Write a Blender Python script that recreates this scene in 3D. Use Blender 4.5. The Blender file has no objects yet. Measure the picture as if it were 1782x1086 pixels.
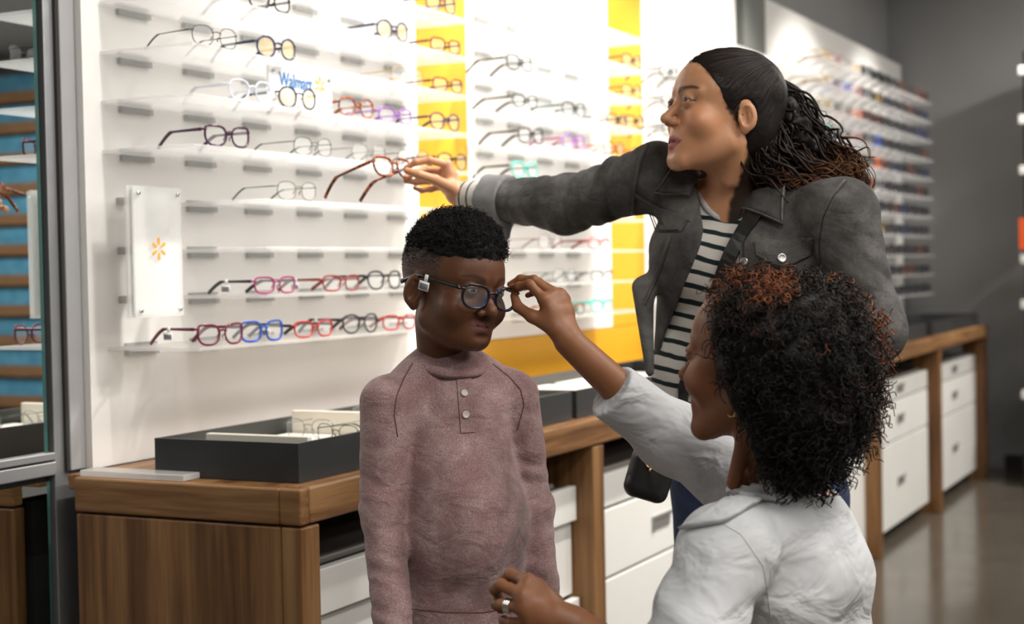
import bpy, bmesh, math, random
import numpy as np
from mathutils import Vector, Matrix
from mathutils.bvhtree import BVHTree

# ------------------------------------------------------------------ camera
SC = bpy.context.scene
W, H, FPX = 1782, 1086, 2699.38
YAW, PITCH, ROLL = 0.46079, -0.027162, -0.01935
CAM = np.array([0.0, 0.0, 1.30])
def _rot(yaw, pitch, roll):
    f = np.array([math.cos(yaw)*math.cos(pitch), math.sin(yaw)*math.cos(pitch), math.sin(pitch)])
    r = np.array([math.sin(yaw), -math.cos(yaw), 0.0]); u = np.cross(r, f)
    c, s = math.cos(roll), math.sin(roll)
    return np.array([c*r+s*u, -s*r+c*u, f])
RM = _rot(YAW, PITCH, ROLL)            # rows: right, up, forward
def at(px, py, Z):
    """world point that stands Z metres deep and shows at pixel px, py"""
    return CAM + Z*(np.array([(px-W/2)/FPX, -(py-H/2)/FPX, 1.0]) @ RM)
def at_y(px, py, y):
    d = np.array([(px-W/2)/FPX, -(py-H/2)/FPX, 1.0]) @ RM
    return CAM + d*(y/d[1])
cam_d = bpy.data.cameras.new('camera'); cam = bpy.data.objects.new('camera', cam_d)
SC.collection.objects.link(cam)
cam_d.sensor_width = 36; cam_d.lens = FPX*36/W; cam_d.clip_start = .05; cam_d.clip_end = 100
cam.matrix_world = Matrix(((RM[0][0], RM[1][0], -RM[2][0], CAM[0]), (RM[0][1], RM[1][1], -RM[2][1], CAM[1]),
                           (RM[0][2], RM[1][2], -RM[2][2], CAM[2]), (0, 0, 0, 1)))
cam_d.dof.use_dof = True; cam_d.dof.focus_distance = 2.46; cam_d.dof.aperture_fstop = 4.0
SC.camera = cam
# ------------------------------------------------------------------ light and exposure
world = bpy.data.worlds.new('world'); SC.world = world; world.use_nodes = True
world.node_tree.nodes['Background'].inputs[0].default_value = (.9, .95, 1, 1)
world.node_tree.nodes['Background'].inputs[1].default_value = .05
SC.view_settings.view_transform = 'Standard'; SC.view_settings.look = 'None'
SC.view_settings.gamma = 1; SC.view_settings.use_curve_mapping = False
SC.view_settings.exposure = 0.0
try:
    SC.cycles.use_denoising = True
    SC.cycles.max_bounces = 7; SC.cycles.diffuse_bounces = 4; SC.cycles.glossy_bounces = 4; SC.cycles.transmission_bounces = 4
    SC.cycles.transparent_max_bounces = 24; SC.cycles.adaptive_threshold = .02
except Exception:
    pass
def area(name, loc, target, sx, sy, watts, col=(1, .96, .9), spread=180):
    l = bpy.data.lights.new(name, 'AREA'); l.shape = 'RECTANGLE'; l.size = sx; l.size_y = sy
    l.energy = watts; l.color = col; l.spread = math.radians(spread)
    o = bpy.data.objects.new(name, l); SC.collection.objects.link(o); o.location = loc
    d = Vector(target) - Vector(loc); o.rotation_euler = d.to_track_quat('-Z', 'Y').to_euler()
    return o
def spot(name, loc, target, watts, deg, col=(1, .95, .88), blend=.6, r=.05):
    l = bpy.data.lights.new(name, 'SPOT'); l.energy = watts; l.spot_size = math.radians(deg); l.spot_blend = blend
    l.color = col; l.shadow_soft_size = r
    o = bpy.data.objects.new(name, l); SC.collection.objects.link(o); o.location = loc
    d = Vector(target) - Vector(loc); o.rotation_euler = d.to_track_quat('-Z', 'Y').to_euler()
    return o
# wall washers of the display wall (a row of ceiling lamps in front of it)
for x, w in ((2.4, 100), (3.5, 285), (4.8, 330), (6.1, 260)):
    spot('wall_washer_lamp', (x, 0.85, 3.05), (x+.05, 2.15, 1.5), w, 70)
for x in (7.6, 9.0):
    spot('wall_washer_lamp', (x, 0.9, 3.05), (x, 2.15, 1.45), 190, 64)
# general ceiling panels over the aisle
for x, y, w in ((.9, -.5, 42), (2.9, -.7, 50), (-1.2, -.6, 42), (.6, -2.8, 60), (3.4, -2.8, 50), (5.6, -.8, 45), (8.4, -.7, 120), (7.6, -4.4, 70), (3.0, -4.6, 50)):
    area('ceiling_panel_lamp', (x, y, 3.13), (x, y, 0), 1.2, .6, w)
# ------------------------------------------------------------------ helpers
COL = SC.collection
def link(name, me, mat=None, parent=None, smooth=False):
    o = bpy.data.objects.new(name, me); COL.objects.link(o)
    if mat is not None and not me.materials:
        me.materials.append(mat)
    if parent is not None: o.parent = parent
    if smooth:
        me.polygons.foreach_set('use_smooth', [True]*len(me.polygons))
    return o
def empty(name, loc=(0, 0, 0), rz=0.0):
    o = bpy.data.objects.new(name, None); COL.objects.link(o); o.location = loc; o.rotation_euler = (0, 0, rz)
    o.empty_display_size = .05
    return o
def tag(o, label, cat, group=None):
    o['label'] = label; o['category'] = cat
    if group: o['group'] = group
    return o
def struct(o, label=None):
    o['kind'] = 'structure'
    if label: o['label'] = label
    return o
def copy_tree(o, parent=None):
    c = o.copy(); COL.objects.link(c); c.parent = parent
    for ch in list(o.children):
        copy_tree(ch, c)
    return c
class MB:
    """collects verts and faces, builds one mesh"""
    def __init__(s): s.v = []; s.f = []
    def add(s, vs, fs):
        n = len(s.v); s.v.extend([tuple(map(float, q)) for q in vs]); s.f.extend([tuple(i+n for i in f) for f in fs]); return s
    def box(s, lo, hi, M=None):
        x0, y0, z0 = lo; x1, y1, z1 = hi
        vs = [(x0,y0,z0),(x1,y0,z0),(x1,y1,z0),(x0,y1,z0),(x0,y0,z1),(x1,y0,z1),(x1,y1,z1),(x0,y1,z1)]
        if M is not None: vs = [tuple(M @ Vector(q)) for q in vs]
        return s.add(vs, [(0,3,2,1),(4,5,6,7),(0,1,5,4),(1,2,6,5),(2,3,7,6),(3,0,4,7)])
    def tube(s, pts, rad, sides=8, closed=False, squash=None, caps=True, up=None):
        """sweep a round (or squashed: (a, b) half axes) section along pts"""
        P = np.asarray(pts, float); n = len(P)
        rad = np.broadcast_to(np.asarray(rad, float), (n,))
        if closed: T = np.roll(P, -1, 0) - np.roll(P, 1, 0)
        else: T = np.gradient(P, axis=0)
        T /= np.linalg.norm(T, axis=1)[:, None] + 1e-12
        if up is None:
            u = np.array([0, 0, 1.0]) if abs(T[0][2]) < .9 else np.array([1.0, 0, 0])
            N = np.zeros_like(P); prev = u
            for i in range(n):
                q = prev - T[i]*(prev @ T[i]); q /= np.linalg.norm(q)+1e-12; N[i] = q; prev = q
        else:
            N = np.asarray(up, float)[None] - T*(T @ np.asarray(up, float))[:, None]
            N /= np.linalg.norm(N, axis=1)[:, None]+1e-12
        B = np.cross(T, N)
        sa, sb = squash if squash else (1, 1)
        vs = []
        for k in range(sides):
            a = 2*math.pi*(k+.5)/sides
            vs.append(P + rad[:, None]*(math.cos(a)*N*sa + math.sin(a)*B*sb))
        V = np.stack(vs, 1).reshape(-1, 3)
        fs = []
        for i in range(n if closed else n-1):
            j = (i+1) % n
            for k in range(sides):
                l = (k+1) % sides
                fs.append((i*sides+k, i*sides+l, j*sides+l, j*sides+k))
        if not closed and caps:
            fs.append(tuple(range(sides))[::-1]); fs.append(tuple((n-1)*sides+k for k in range(sides)))
        return s.add(V, fs)
    def prism(s, poly, axis, a0, a1):
        """polygon (2d) extruded along axis 0/1/2"""
        n = len(poly); vs = []
        for a in (a0, a1):
            for p, q in poly:
                v = [p, q]; v.insert(axis, a); vs.append(v)
        fs = [tuple(range(n)), tuple(range(2*n-1, n-1, -1))] + [(i+n, (i+1) % n+n, (i+1) % n, i) for i in range(n)]
        return s.add(vs, fs)
    def lathe(s, prof, sides=20, c=(0, 0, 0), M=None):
        n = len(prof); vs = []
        for r, z in prof:
            for k in range(sides):
                a = 2*math.pi*k/sides; vs.append((c[0]+r*math.cos(a), c[1]+r*math.sin(a), c[2]+z))
        if M is not None: vs = [tuple(M @ Vector(q)) for q in vs]
        fs = [(i*sides+k, i*sides+(k+1) % sides, (i+1)*sides+(k+1) % sides, (i+1)*sides+k) for i in range(n-1) for k in range(sides)]
        fs.append(tuple(range(sides))[::-1]); fs.append(tuple((n-1)*sides+k for k in range(sides)))
        return s.add(vs, fs)
    def mesh(s, name, fix=True):
        me = bpy.data.meshes.new(name); me.from_pydata(s.v, [], s.f); me.update()
        if fix:
            bm = bmesh.new(); bm.from_mesh(me); bmesh.ops.recalc_face_normals(bm, faces=bm.faces); bm.to_mesh(me); bm.free()
        return me
    def build(s, name, mat, parent=None, smooth=False, bevel=0, seg=2):
        me = s.mesh(name)
        if bevel:
            bm = bmesh.new(); bm.from_mesh(me)
            bmesh.ops.bevel(bm, geom=list(bm.edges), offset=bevel, segments=seg, affect='EDGES', profile=.5, clamp_overlap=True)
            bm.to_mesh(me); bm.free()
        return link(name, me, mat, parent, smooth)
def box(name, lo, hi, mat, parent=None, bevel=0, seg=2):
    return MB().box(lo, hi).build(name, mat, parent, False, bevel, seg)
# ---- materials
def mat(name, col=(.8, .8, .8), rough=.5, metal=0, spec=.5, **kw):
    m = bpy.data.materials.new(name); m.use_nodes = True
    b = m.node_tree.nodes['Principled BSDF']
    b.inputs['Base Color'].default_value = (*col, 1); b.inputs['Roughness'].default_value = rough
    b.inputs['Metallic'].default_value = metal; b.inputs['Specular IOR Level'].default_value = spec
    for k, v in kw.items(): b.inputs[k.replace('_', ' ')].default_value = v
    return m
def N(m, t, **kw):
    n = m.node_tree.nodes.new(t)
    for k, v in kw.items():
        if hasattr(n, k): setattr(n, k, v)
        else: n.inputs[k].default_value = v
    return n
def L(m, a, b): m.node_tree.links.new(a, b)
def bsdf(m): return m.node_tree.nodes['Principled BSDF']
def ramp(m, fac, stops):
    r = N(m, 'ShaderNodeValToRGB'); e = r.color_ramp.elements
    while len(e) < len(stops): e.new(.5)
    for k, (p, c) in enumerate(stops): e[k].position = p; e[k].color = (*c, 1)
    L(m, fac, r.inputs[0]); return r.outputs[0]
def noise(m, scale, detail=3, rough=.5, vec=None, mscale=None, rot=None, kind='Object'):
    tc = N(m, 'ShaderNodeTexCoord'); n = N(m, 'ShaderNodeTexNoise'); n.inputs['Scale'].default_value = scale
    n.inputs['Detail'].default_value = detail; n.inputs['Roughness'].default_value = rough
    src = tc.outputs[kind] if vec is None else vec
    if mscale:
        mp = N(m, 'ShaderNodeMapping'); mp.inputs['Scale'].default_value = mscale
        if rot: mp.inputs['Rotation'].default_value = rot
        L(m, src, mp.inputs[0]); src = mp.outputs[0]
    L(m, src, n.inputs['Vector']); return n.outputs[0]
def bump(m, h, strength=.3, dist=.001):
    b = N(m, 'ShaderNodeBump'); b.inputs['Strength'].default_value = strength; b.inputs['Distance'].default_value = dist
    L(m, h, b.inputs['Height']); L(m, b.outputs[0], bsdf(m).inputs['Normal'])
def folds(m, scale, mscale, dist, strength=.6, fine=None, fstr=.3, fdist=.001, rot=None):
    '''cloth relief: broad soft creases, then the weave on top'''
    n = N(m, 'ShaderNodeTexNoise'); tc = N(m, 'ShaderNodeTexCoord'); mp = N(m, 'ShaderNodeMapping'); mp.inputs['Scale'].default_value = mscale
    if rot: mp.inputs['Rotation'].default_value = rot
    L(m, tc.outputs['Object'], mp.inputs[0]); L(m, mp.outputs[0], n.inputs['Vector']); n.inputs['Scale'].default_value = scale; n.inputs['Detail'].default_value = 3; n.inputs['Distortion'].default_value = .6
    b = N(m, 'ShaderNodeBump'); b.inputs['Strength'].default_value = strength; b.inputs['Distance'].default_value = dist
    L(m, n.outputs[0], b.inputs['Height']); last = b
    if fine is not None:
        c = N(m, 'ShaderNodeBump'); c.inputs['Strength'].default_value = fstr; c.inputs['Distance'].default_value = fdist; L(m, fine, c.inputs['Height']); L(m, b.outputs[0], c.inputs['Normal']); last = c
    L(m, last.outputs[0], bsdf(m).inputs['Normal'])
def vary(m, c0, c1, scale, mscale=None, lo=.3, hi=.7, detail=4):
    L(m, ramp(m, noise(m, scale, detail, mscale=mscale), [(lo, c0), (hi, c1)]), bsdf(m).inputs['Base Color']); return m
def wood(name, mscale):
    m = mat(name, rough=.42, spec=.35)
    a = noise(m, 1.0, 5, .6, mscale=mscale)
    fine = noise(m, 1.0, 2, .5, mscale=tuple(6*q for q in mscale))
    mx = N(m, 'ShaderNodeMath', operation='MULTIPLY_ADD'); L(m, fine, mx.inputs[0]); mx.inputs[1].default_value = .25; L(m, a, mx.inputs[2])
    L(m, ramp(m, mx.outputs[0], [(.40, (.050, .020, .007)), (.55, (.145, .064, .022)), (.66, (.225, .110, .040)), (.80, (.33, .178, .074))]), bsdf(m).inputs['Base Color'])
    bump(m, fine, .08, .0005)
    return m
M_WOODH_X = wood('walnut_grain_x', (1.2, 14, 22))
M_WOODH_Y = wood('walnut_grain_y', (14, 1.2, 22))
M_WOODV = wood('walnut_grain_z', (13, 13, .7))
M_WHITE = vary(mat('white_laminate', rough=.35), (.74, .73, .70), (.80, .79, .76), 3)
M_PANEL = vary(mat('white_display_panel', rough=.4), (.80, .78, .755), (.84, .825, .80), 2)
M_YELLOW = vary(mat('yellow_panel', rough=.45), (.60, .295, .007), (.66, .33, .010), 2)
M_TRAY = vary(mat('charcoal_tray', rough=.38), (.022, .023, .024), (.032, .033, .034), 8)
M_DARK = mat('dark_interior', (.03, .026, .022), .7)
M_METAL = mat('brushed_aluminium', (.40, .41, .43), .42, .7)
bump(M_METAL, noise(M_METAL, 1, 2, mscale=(400, 400, 8)), .12, .0004)
M_STEEL = mat('steel_screw', (.55, .55, .55), .3, 1.0)
M_GOLD = mat('gold_metal', (.75, .5, .2), .25, 1.0)
M_MIRROR = mat('mirror_silver', (.86, .9, .9), .01, 1.0)
M_CREAM = vary(mat('cream_card', rough=.6), (.72, .67, .58), (.80, .75, .66), 5)
M_BLACKPL = mat('black_plastic', (.012, .012, .013), .35)
def clear(name, col, alpha, rough=.1, transl=0.0):
    """cheap clear plastic: part see-through, part glossy body"""
    m = mat(name, col, rough); nt = m.node_tree; b = bsdf(m)
    tr = N(m, 'ShaderNodeBsdfTransparent'); mx = N(m, 'ShaderNodeMixShader'); mx.inputs[0].default_value = alpha
    body = b.outputs[0]
    if transl:
        t = N(m, 'ShaderNodeBsdfTranslucent'); t.inputs[0].default_value = (*col, 1)
        m2 = N(m, 'ShaderNodeMixShader'); m2.inputs[0].default_value = transl; L(m, body, m2.inputs[1]); L(m, t.outputs[0], m2.inputs[2]); body = m2.outputs[0]
    L(m, tr.outputs[0], mx.inputs[1]); L(m, body, mx.inputs[2]); L(m, mx.outputs[0], nt.nodes['Material Output'].inputs[0])
    return m
M_SHELF = clear('frosted_acrylic', (.92, .92, .92), .40, .25, .5)
M_CLIP = clear('grey_clip_acrylic', (.50, .51, .50), .5, .2, .2)
M_ACRYL = clear('clear_acrylic', (.93, .94, .93), .38, .05, .3)
M_LENS = clear('demo_lens', (.9, .92, .92), .07, .02)
M_LENSW = clear('worn_lens', (.5, .52, .55), .06, .02)
M_LENSY = clear('amber_tint_lens', (.80, .66, .42), .45, .05, .5)
M_LENSD = clear('sun_lens', (.03, .03, .035), .85, .05)
ORD = ['first', 'second', 'third', 'fourth', 'fifth', 'sixth', 'seventh', 'eighth', 'ninth', 'tenth', 'eleventh', 'twelfth', 'thirteenth', 'fourteenth', 'fifteenth']
# ------------------------------------------------------------------ room shell
YW, XE = 2.15, 10.0
m_floor = mat('polished_concrete', rough=.16, spec=.5)
L(m_floor, ramp(m_floor, noise(m_floor, 1.3, 6, .6), [(.3, (.075, .062, .047)), (.7, (.125, .105, .082))]), bsdf(m_floor).inputs['Base Color'])
rg = N(m_floor, 'ShaderNodeMapRange'); L(m_floor, noise(m_floor, 5, 4), rg.inputs[0]); rg.inputs[3].default_value = .10; rg.inputs[4].default_value = .24
L(m_floor, rg.outputs[0], bsdf(m_floor).inputs['Roughness'])
m_grey = vary(mat('grey_wall_paint', rough=.75), (.29, .292, .294), (.33, .332, .334), 1.5)
m_ceil = mat('white_ceiling', (.55, .55, .54), .9)
struct(box('floor', (-5, -6, -.1), (XE+.15, YW+.3, 0), m_floor))
struct(box('ceiling', (-5, -6, 3.2), (XE+.15, YW+.3, 3.3), m_ceil))
struct(box('wall_display', (-5, YW+.10, 0), (XE+.15, YW+.3, 3.2), m_grey))
struct(box('wall_end', (XE, -6, 0), (XE+.15, YW+.1, 3.2), m_grey))
struct(box('wall_near', (-5.15, -6, 0), (-5, YW+.3, 3.2), m_grey))
struct(box('wall_aisle', (-5, -6.15, 0), (XE+.15, -6, 3.2), m_grey))
m_base = mat('dark_skirting', (.035, .03, .026), .5)
struct(box('baseboard_end', (XE-.015, -6, 0), (XE, YW-.6, .09), m_base, None, .004))

# ------------------------------------------------------------------ mirror and metal column beside the counter
YM = 2.185
def into(o, par):
    o.parent = par; o.matrix_parent_inverse = Matrix.Translation(-Vector(par.location)); return o
g = tag(empty('wall_mirror', (1.9, YM, .90)), 'tall wall mirror in a brushed metal frame left of the wooden counter', 'mirror')
into(box('upper_glass', (.85, YM, .958), (2.318, YM+.008, 3.0), M_MIRROR), g)
into(box('lower_glass', (.85, YM, .06), (2.322, YM+.008, .90), M_MIRROR), g)
m_gedge = clear('green_glass_edge', (.05, .12, .11), .85, .1)
into(box('glass_edge', (2.318, YM, .958), (2.328, YM+.008, 3.0), m_gedge), g)
into(box('lower_glass_edge', (2.322, YM, .06), (2.330, YM+.008, .90), m_gedge), g)
into(box('frame_bar', (.85, YM-.012, .942), (2.336, YM+.012, .957), M_METAL, None, .002), g)
into(box('frame_bar', (.85, YM-.012, .912), (2.338, YM+.012, .9385), M_METAL, None, .002), g)
into(box('backing', (.85, YM+.012, 0), (2.334, YM+.05, 3.0), M_DARK), g)
c = tag(empty('metal_column', (2.36, 2.17, 0)), 'brushed grey metal column between the mirror and the white display', 'column')
into(box('face', (2.340, YM-.006, 0), (2.410, YW+.06, 3.0), M_METAL, None, .002), c)
into(box('gap_shade_strip', (2.366, YM-.014, .916), (2.372, YM-.0065, 3.0), M_DARK), c)  # solid dark strip put in for the shade of the gap
into(box('edge_trim', (2.373, YM-.018, .916), (2.4145, YM-.0065, 3.0), mat('grey_edge_trim', (.36, .36, .37), .5), None, .002), c)

# what the mirror shows of the rest of the shop: a wooden rack with blue packs on the far aisle wall
rk = tag(empty('stock_rack', (9.8, -4.4, 0)), 'wooden shop rack with rows of blue packs, seen blurred in the mirror', 'rack')
m_blue = vary(mat('blue_pack', rough=.5), (.06, .24, .38), (.12, .36, .52), 9)
m_rackw = vary(mat('rack_board', rough=.6), (.20, .10, .04), (.28, .15, .07), 6, (1, 1, 8))
into(box('back_board', (9.95, -5.9, 0), (9.98, -2.6, 3.0), m_rackw), rk)
for k in range(11):
    into(box('shelf_board', (9.62, -5.9, .25+k*.25), (9.95, -2.6, .34+k*.25), m_rackw), rk)
    into(box('pack_row', (9.66, -5.88, .341+k*.25), (9.949, -2.62, .475+k*.25), m_blue), rk)
# fixture at the right border of the picture
fx = tag(empty('side_shelf_unit', (9.8, .9, 0)), 'white slatted shelf unit with orange card at the right edge of the picture', 'shelf unit')
sy = 1.345
into(box('upright', (9.33, sy-.5, .2), (9.38, sy-.02, 2.5), M_BLACKPL), fx)
for z in (2.36, 2.08, 1.79, 1.28, 1.02, .5):
    into(box('shelf', (9.28, sy-.55, z), (9.9, sy, z+.05), M_WHITE, None, .004), fx)
into(box('orange_card', (9.30, sy-.3, 1.36), (9.32, sy+.005, 1.54), mat('orange_card', (.80, .10, .01), .5)), fx)
into(box('foot', (9.2, sy-.55, 0), (9.9, sy-.02, .2), M_BLACKPL), fx)
# ------------------------------------------------------------------ counter: worktop, cabinet units, trays
X0, YF, ZC, ZB = 2.31, 1.578, .914, .847
XEND = 9.60
wt = tag(empty('worktop', (X0, YF, ZC)), 'long walnut worktop with a thick front edge running along the display wall', 'worktop')
into(box('top_board', (X0+.03, YF+.03, ZC-.03), (XEND, YW-.002, ZC), M_WOODH_X, None, .003), wt)
into(box('end_fascia', (X0, YF+.047, ZB), (X0+.03, YW-.045, ZC-.0005), M_WOODH_Y, None, .004), wt)
into(box('corner_block', (X0, YF, ZB), (X0+.03, YF+.046, ZC-.0005), M_WOODH_Y, None, .004), wt)
into(box('front_fascia', (X0+.0305, YF, ZB), (XEND, YF+.03, ZC-.0005), M_WOODH_X, None, .004), wt)
bounds = [X0+.066, 3.707, 5.04, 6.829, 8.185, 9.586]
unit_names = ['nearest walnut cabinet with white drawers, half hidden behind the mauve shirt',
              'walnut cabinet with white drawers behind the dangling black bag',
              'walnut cabinet hidden behind the denim jacket and white coat',
              'far walnut cabinet with white drawers just right of the white coat',
              'farthest walnut cabinet with white drawers by the grey end wall']
m_pull = mat('grey_drawer_pull', (.33, .33, .31), .4, .6)
m_seam = mat('drawer_gap', (.05, .05, .048), .8)
for i in range(5):
    xa, xb = bounds[i], bounds[i+1]
    u = tag(empty('cabinet_unit', (xa, YF+.2, 0)), unit_names[i], 'cabinet', 'cabinets under the worktop')
    if i == 0:
        into(box('end_panel', (X0+.004, YF+.047, 0), (X0+.034, YW-.045, ZB-.004), M_WOODV, None, .004), u)
        into(box('post', (X0+.004, YF+.003, 0), (xa, YF+.046, ZB-.004), M_WOODV, None, .004), u)
        into(box('post_side', (X0+.034, YF+.048, 0), (xa, YF+.12, ZB-.004), M_WOODV, None, .002), u)
    pw = .07
    into(box('post', (xb-pw, YF+.003, 0), (xb, YF+.14, ZB-.004), M_WOODV, None, .004), u)
    xl, xr = xa+.004, xb-pw-.004
    into(box('body', (xl, YF+.085, .07), (xr, YW-.06, .735), m_seam), u)
    into(box('back_panel', (xl, YW-.12, .735), (xr, YW-.06, ZB), M_DARK), u)
    into(box('plinth', (xl, YF+.16, 0), (xr, YW-.1, .07), M_DARK), u)
    into(box('niche_tray', (xl+.02, YF+.09, .737), (xr-.05, YF+.35, .752), mat('grey_tray', (.16, .145, .13), .5), None, .004), u)
    zs = [(.653, .742), (.462, .645), (.06, .454)]
    for k, (z0, z1) in enumerate(zs):
        yo = YF+.062 + ((-.012, .004, -.016)[k] if i == 0 else 0)
        d = into(box('drawer', (xl+.002, yo, z0), (xr-.002, yo+.022, z1), M_WHITE, None, .003), u)
        xm = (xl+xr)/2 - (.07 if i == 1 else 0); zm = (z0+z1)/2 if k else (z0+z1)/2
        h = MB()
        h.box((xm-.08, yo-.006, zm+.012), (xm+.08, yo-.0002, zm+.022)); h.box((xm-.08, yo-.006, zm-.022), (xm-.072, yo-.0002, zm+.0119)); h.box((xm-.0719, yo-.0035, zm-.018), (xm+.06, yo-.0002, zm+.0119))
        if i: h.build('handle', m_pull, d)
# trays on the worktop
m_paper = M_CREAM
TRAYS = []
def make_tray(x0, x1, y0, y1, label):
    h = .073; t = .008
    g = tag(empty('display_tray', (x0, y0, ZC)), label, 'tray', 'charcoal trays on the worktop')
    b = MB()
    z0 = ZC+.001
    b.box((x0, y0, z0), (x1, y1, z0+t))
    b.box((x0, y0, z0+t), (x1, y0+t, z0+h)); b.box((x0, y1-t, z0+t), (x1, y1, z0+h))
    b.box((x0, y0+t, z0+t), (x0+t, y1-t, z0+h)); b.box((x1-t, y0+t, z0+t), (x1, y1-t, z0+h))
    into(b.build('box', M_TRAY, None), g)
    TRAYS.append(g)
    return g
make_tray(2.372, 3.60, 1.622, 1.955, 'long charcoal tray with cream dividers on the near end of the worktop')
make_tray(3.63, 4.83, 1.622, 1.955, 'charcoal tray on the worktop between the mauve shirt and the raised white sleeve')
make_tray(4.86, 6.05, 1.622, 1.955, 'charcoal tray on the worktop behind the denim jacket')
make_tray(6.9, 8.0, 1.622, 1.955, 'charcoal tray on the far worktop right of the denim sleeve')
make_tray(8.16, 9.5, 1.622, 1.955, 'farthest charcoal tray by the grey end wall')
# card dividers lying in the trays
def card(x0, x1, y0, y1, z0, z1, label, grp='cream card dividers in the trays'):
    return tag(box('card_divider', (x0, y0, z0), (x1, y1, z1), M_CREAM, None, .002), label, 'card', grp)
card(2.46, 2.475, 1.66, 1.90, ZC+.012, ZC+.076, 'low cream divider nearest the front of the long tray')
card(2.80, 2.815, 1.66, 1.93, ZC+.012, ZC+.090, 'taller cream divider in the middle of the long tray')
card(3.17, 3.185, 1.66, 1.93, ZC+.012, ZC+.094, 'cream divider at the back of the long tray beside the mauve sleeve')
for k, (xa, xb) in enumerate(((3.75, 4.15), (4.2, 4.7))):
    card(xa, xb, 1.67, 1.95, ZC+.0095, ZC+.045, ('near', 'far')[k]+' cream card lying on the tray behind the raised hand')
card(5.0, 5.5, 1.67, 1.95, ZC+.0095, ZC+.045, 'cream card on the tray behind the striped shirt')
card(7.0, 7.4, 1.66, 1.95, ZC+.0095, ZC+.045, 'cream card on the far tray right of the denim sleeve')
for k, (xa, xb) in enumerate(((2.485, 2.795), (2.825, 3.165), (3.195, 3.55))):
    card(xa, xb, 1.640, 1.935, ZC+.0095, ZC+.0415, ORD[k]+' cream insert from the front in the near tray, under the wire glasses')
# acrylic plate standing on the near end of the worktop
tag(box('acrylic_plate', (2.320, 1.846, ZC+.001), (2.370, 2.098, ZC+.013), clear('frosted_plate', (.85, .85, .84), .6, .15, .4), None, .002),
    'frosted acrylic plate lying on the near left end of the worktop', 'plate')
# ------------------------------------------------------------------ display bays
YS = 1.915                                             # front edge of the shelves
ZSH = [2.066, 1.962, 1.8615, 1.761, 1.661, 1.561, 1.4605, 1.359, 1.258, 1.158]   # tops of shelves
ST = .007
bay1 = tag(empty('display_bay', (2.42, YW, .93)), 'near white display wall with frosted shelves and a small logo plaque', 'display', 'display bays on the wall')
bay2 = tag(empty('display_bay', (4.06, YW, .93)), 'blurred white display wall with a yellow lower panel behind the raised hand', 'display', 'display bays on the wall')
bay3 = tag(empty('display_bay', (5.47, YW, .93)), 'white display wall directly behind the head of the person in denim', 'display', 'display bays on the wall')
bay4 = tag(empty('display_bay', (7.03, YW, .93)), 'far blurred display wall of sunglasses by the grey corner', 'display', 'display bays on the wall')
clip_me = MB().box((0, -.010, -.013), (.100, 0, -.0005)).mesh('clip')
clip_me.materials.append(M_CLIP)
clip_refl = MB().box((0, -.005, .0075), (.100, 0, .0125)).mesh('clip_reflection'); clip_refl.materials.append(M_CLIP)  # upper bar models the clip's reflection at the shelf
def shelves(bay, x0, x1, zs, clips, xstarts=None, yf=YS):
    for k, z in enumerate(zs):
        xs = x0 if not xstarts else xstarts.get(k, x0)
        b = into(box('shelf', (xs, yf, z-ST), (x1, YW-.0005, z), M_SHELF, None, .0015), bay)
        for cx in clips:
            if cx < xs-.06: continue
            for me, nm in ((clip_me, 'clip'), (clip_refl, 'clip_reflection')):
                c = bpy.data.objects.new('clip', me); COL.objects.link(c); c.parent = b
                c.location = (cx, YW-.0007, z-ST if nm == 'clip' else z-.007)
into(box('back_panel', (2.416, YW, .9155), (3.762, YW+.028, 2.75), M_PANEL), bay1)
into(box('yellow_panel', (3.764, YW, .9155), (4.056, YW+.028, 2.75), M_YELLOW), bay1)
shelves(bay1, 2.467, 3.665, ZSH, [2.52+.2135*k for k in range(6)], {6: 2.70, 7: 2.70, 8: 2.70})
into(box('back_panel', (4.06, YW, 1.09), (5.140, YW+.028, 2.75), M_PANEL), bay2)
into(box('yellow_lower_panel', (4.06, YW, .9155), (5.468, YW+.028, 1.088), M_YELLOW), bay2)
into(box('yellow_panel', (5.142, YW, 1.09), (5.468, YW+.028, 2.75), M_YELLOW), bay2)
shelves(bay2, 4.085, 4.96, ZSH, [4.11+.2135*k for k in range(4)])
into(box('back_panel', (5.47, YW, .9155), (6.60, YW+.028, 2.75), M_PANEL), bay3)
shelves(bay3, 5.50, 6.56, ZSH+[2.17], [])
into(box('grey_post', (6.66, YW-.02, .9155), (6.98, YW+.028, 2.9), mat('grey_green_post', (.17, .18, .165), .6)), bay3)
into(box('back_panel', (7.03, YW, .9155), (9.93, YW+.028, 2.545), M_PANEL), bay4)
ZF = [2.26-.115*k for k in range(11)]
M_SHELF, _ms = clear('frosted_acrylic_thin', (.85, .85, .85), .35, .25, .3), M_SHELF
shelves(bay4, 7.12, 9.66, ZF, [], None, 1.90)
M_SHELF = _ms

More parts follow.
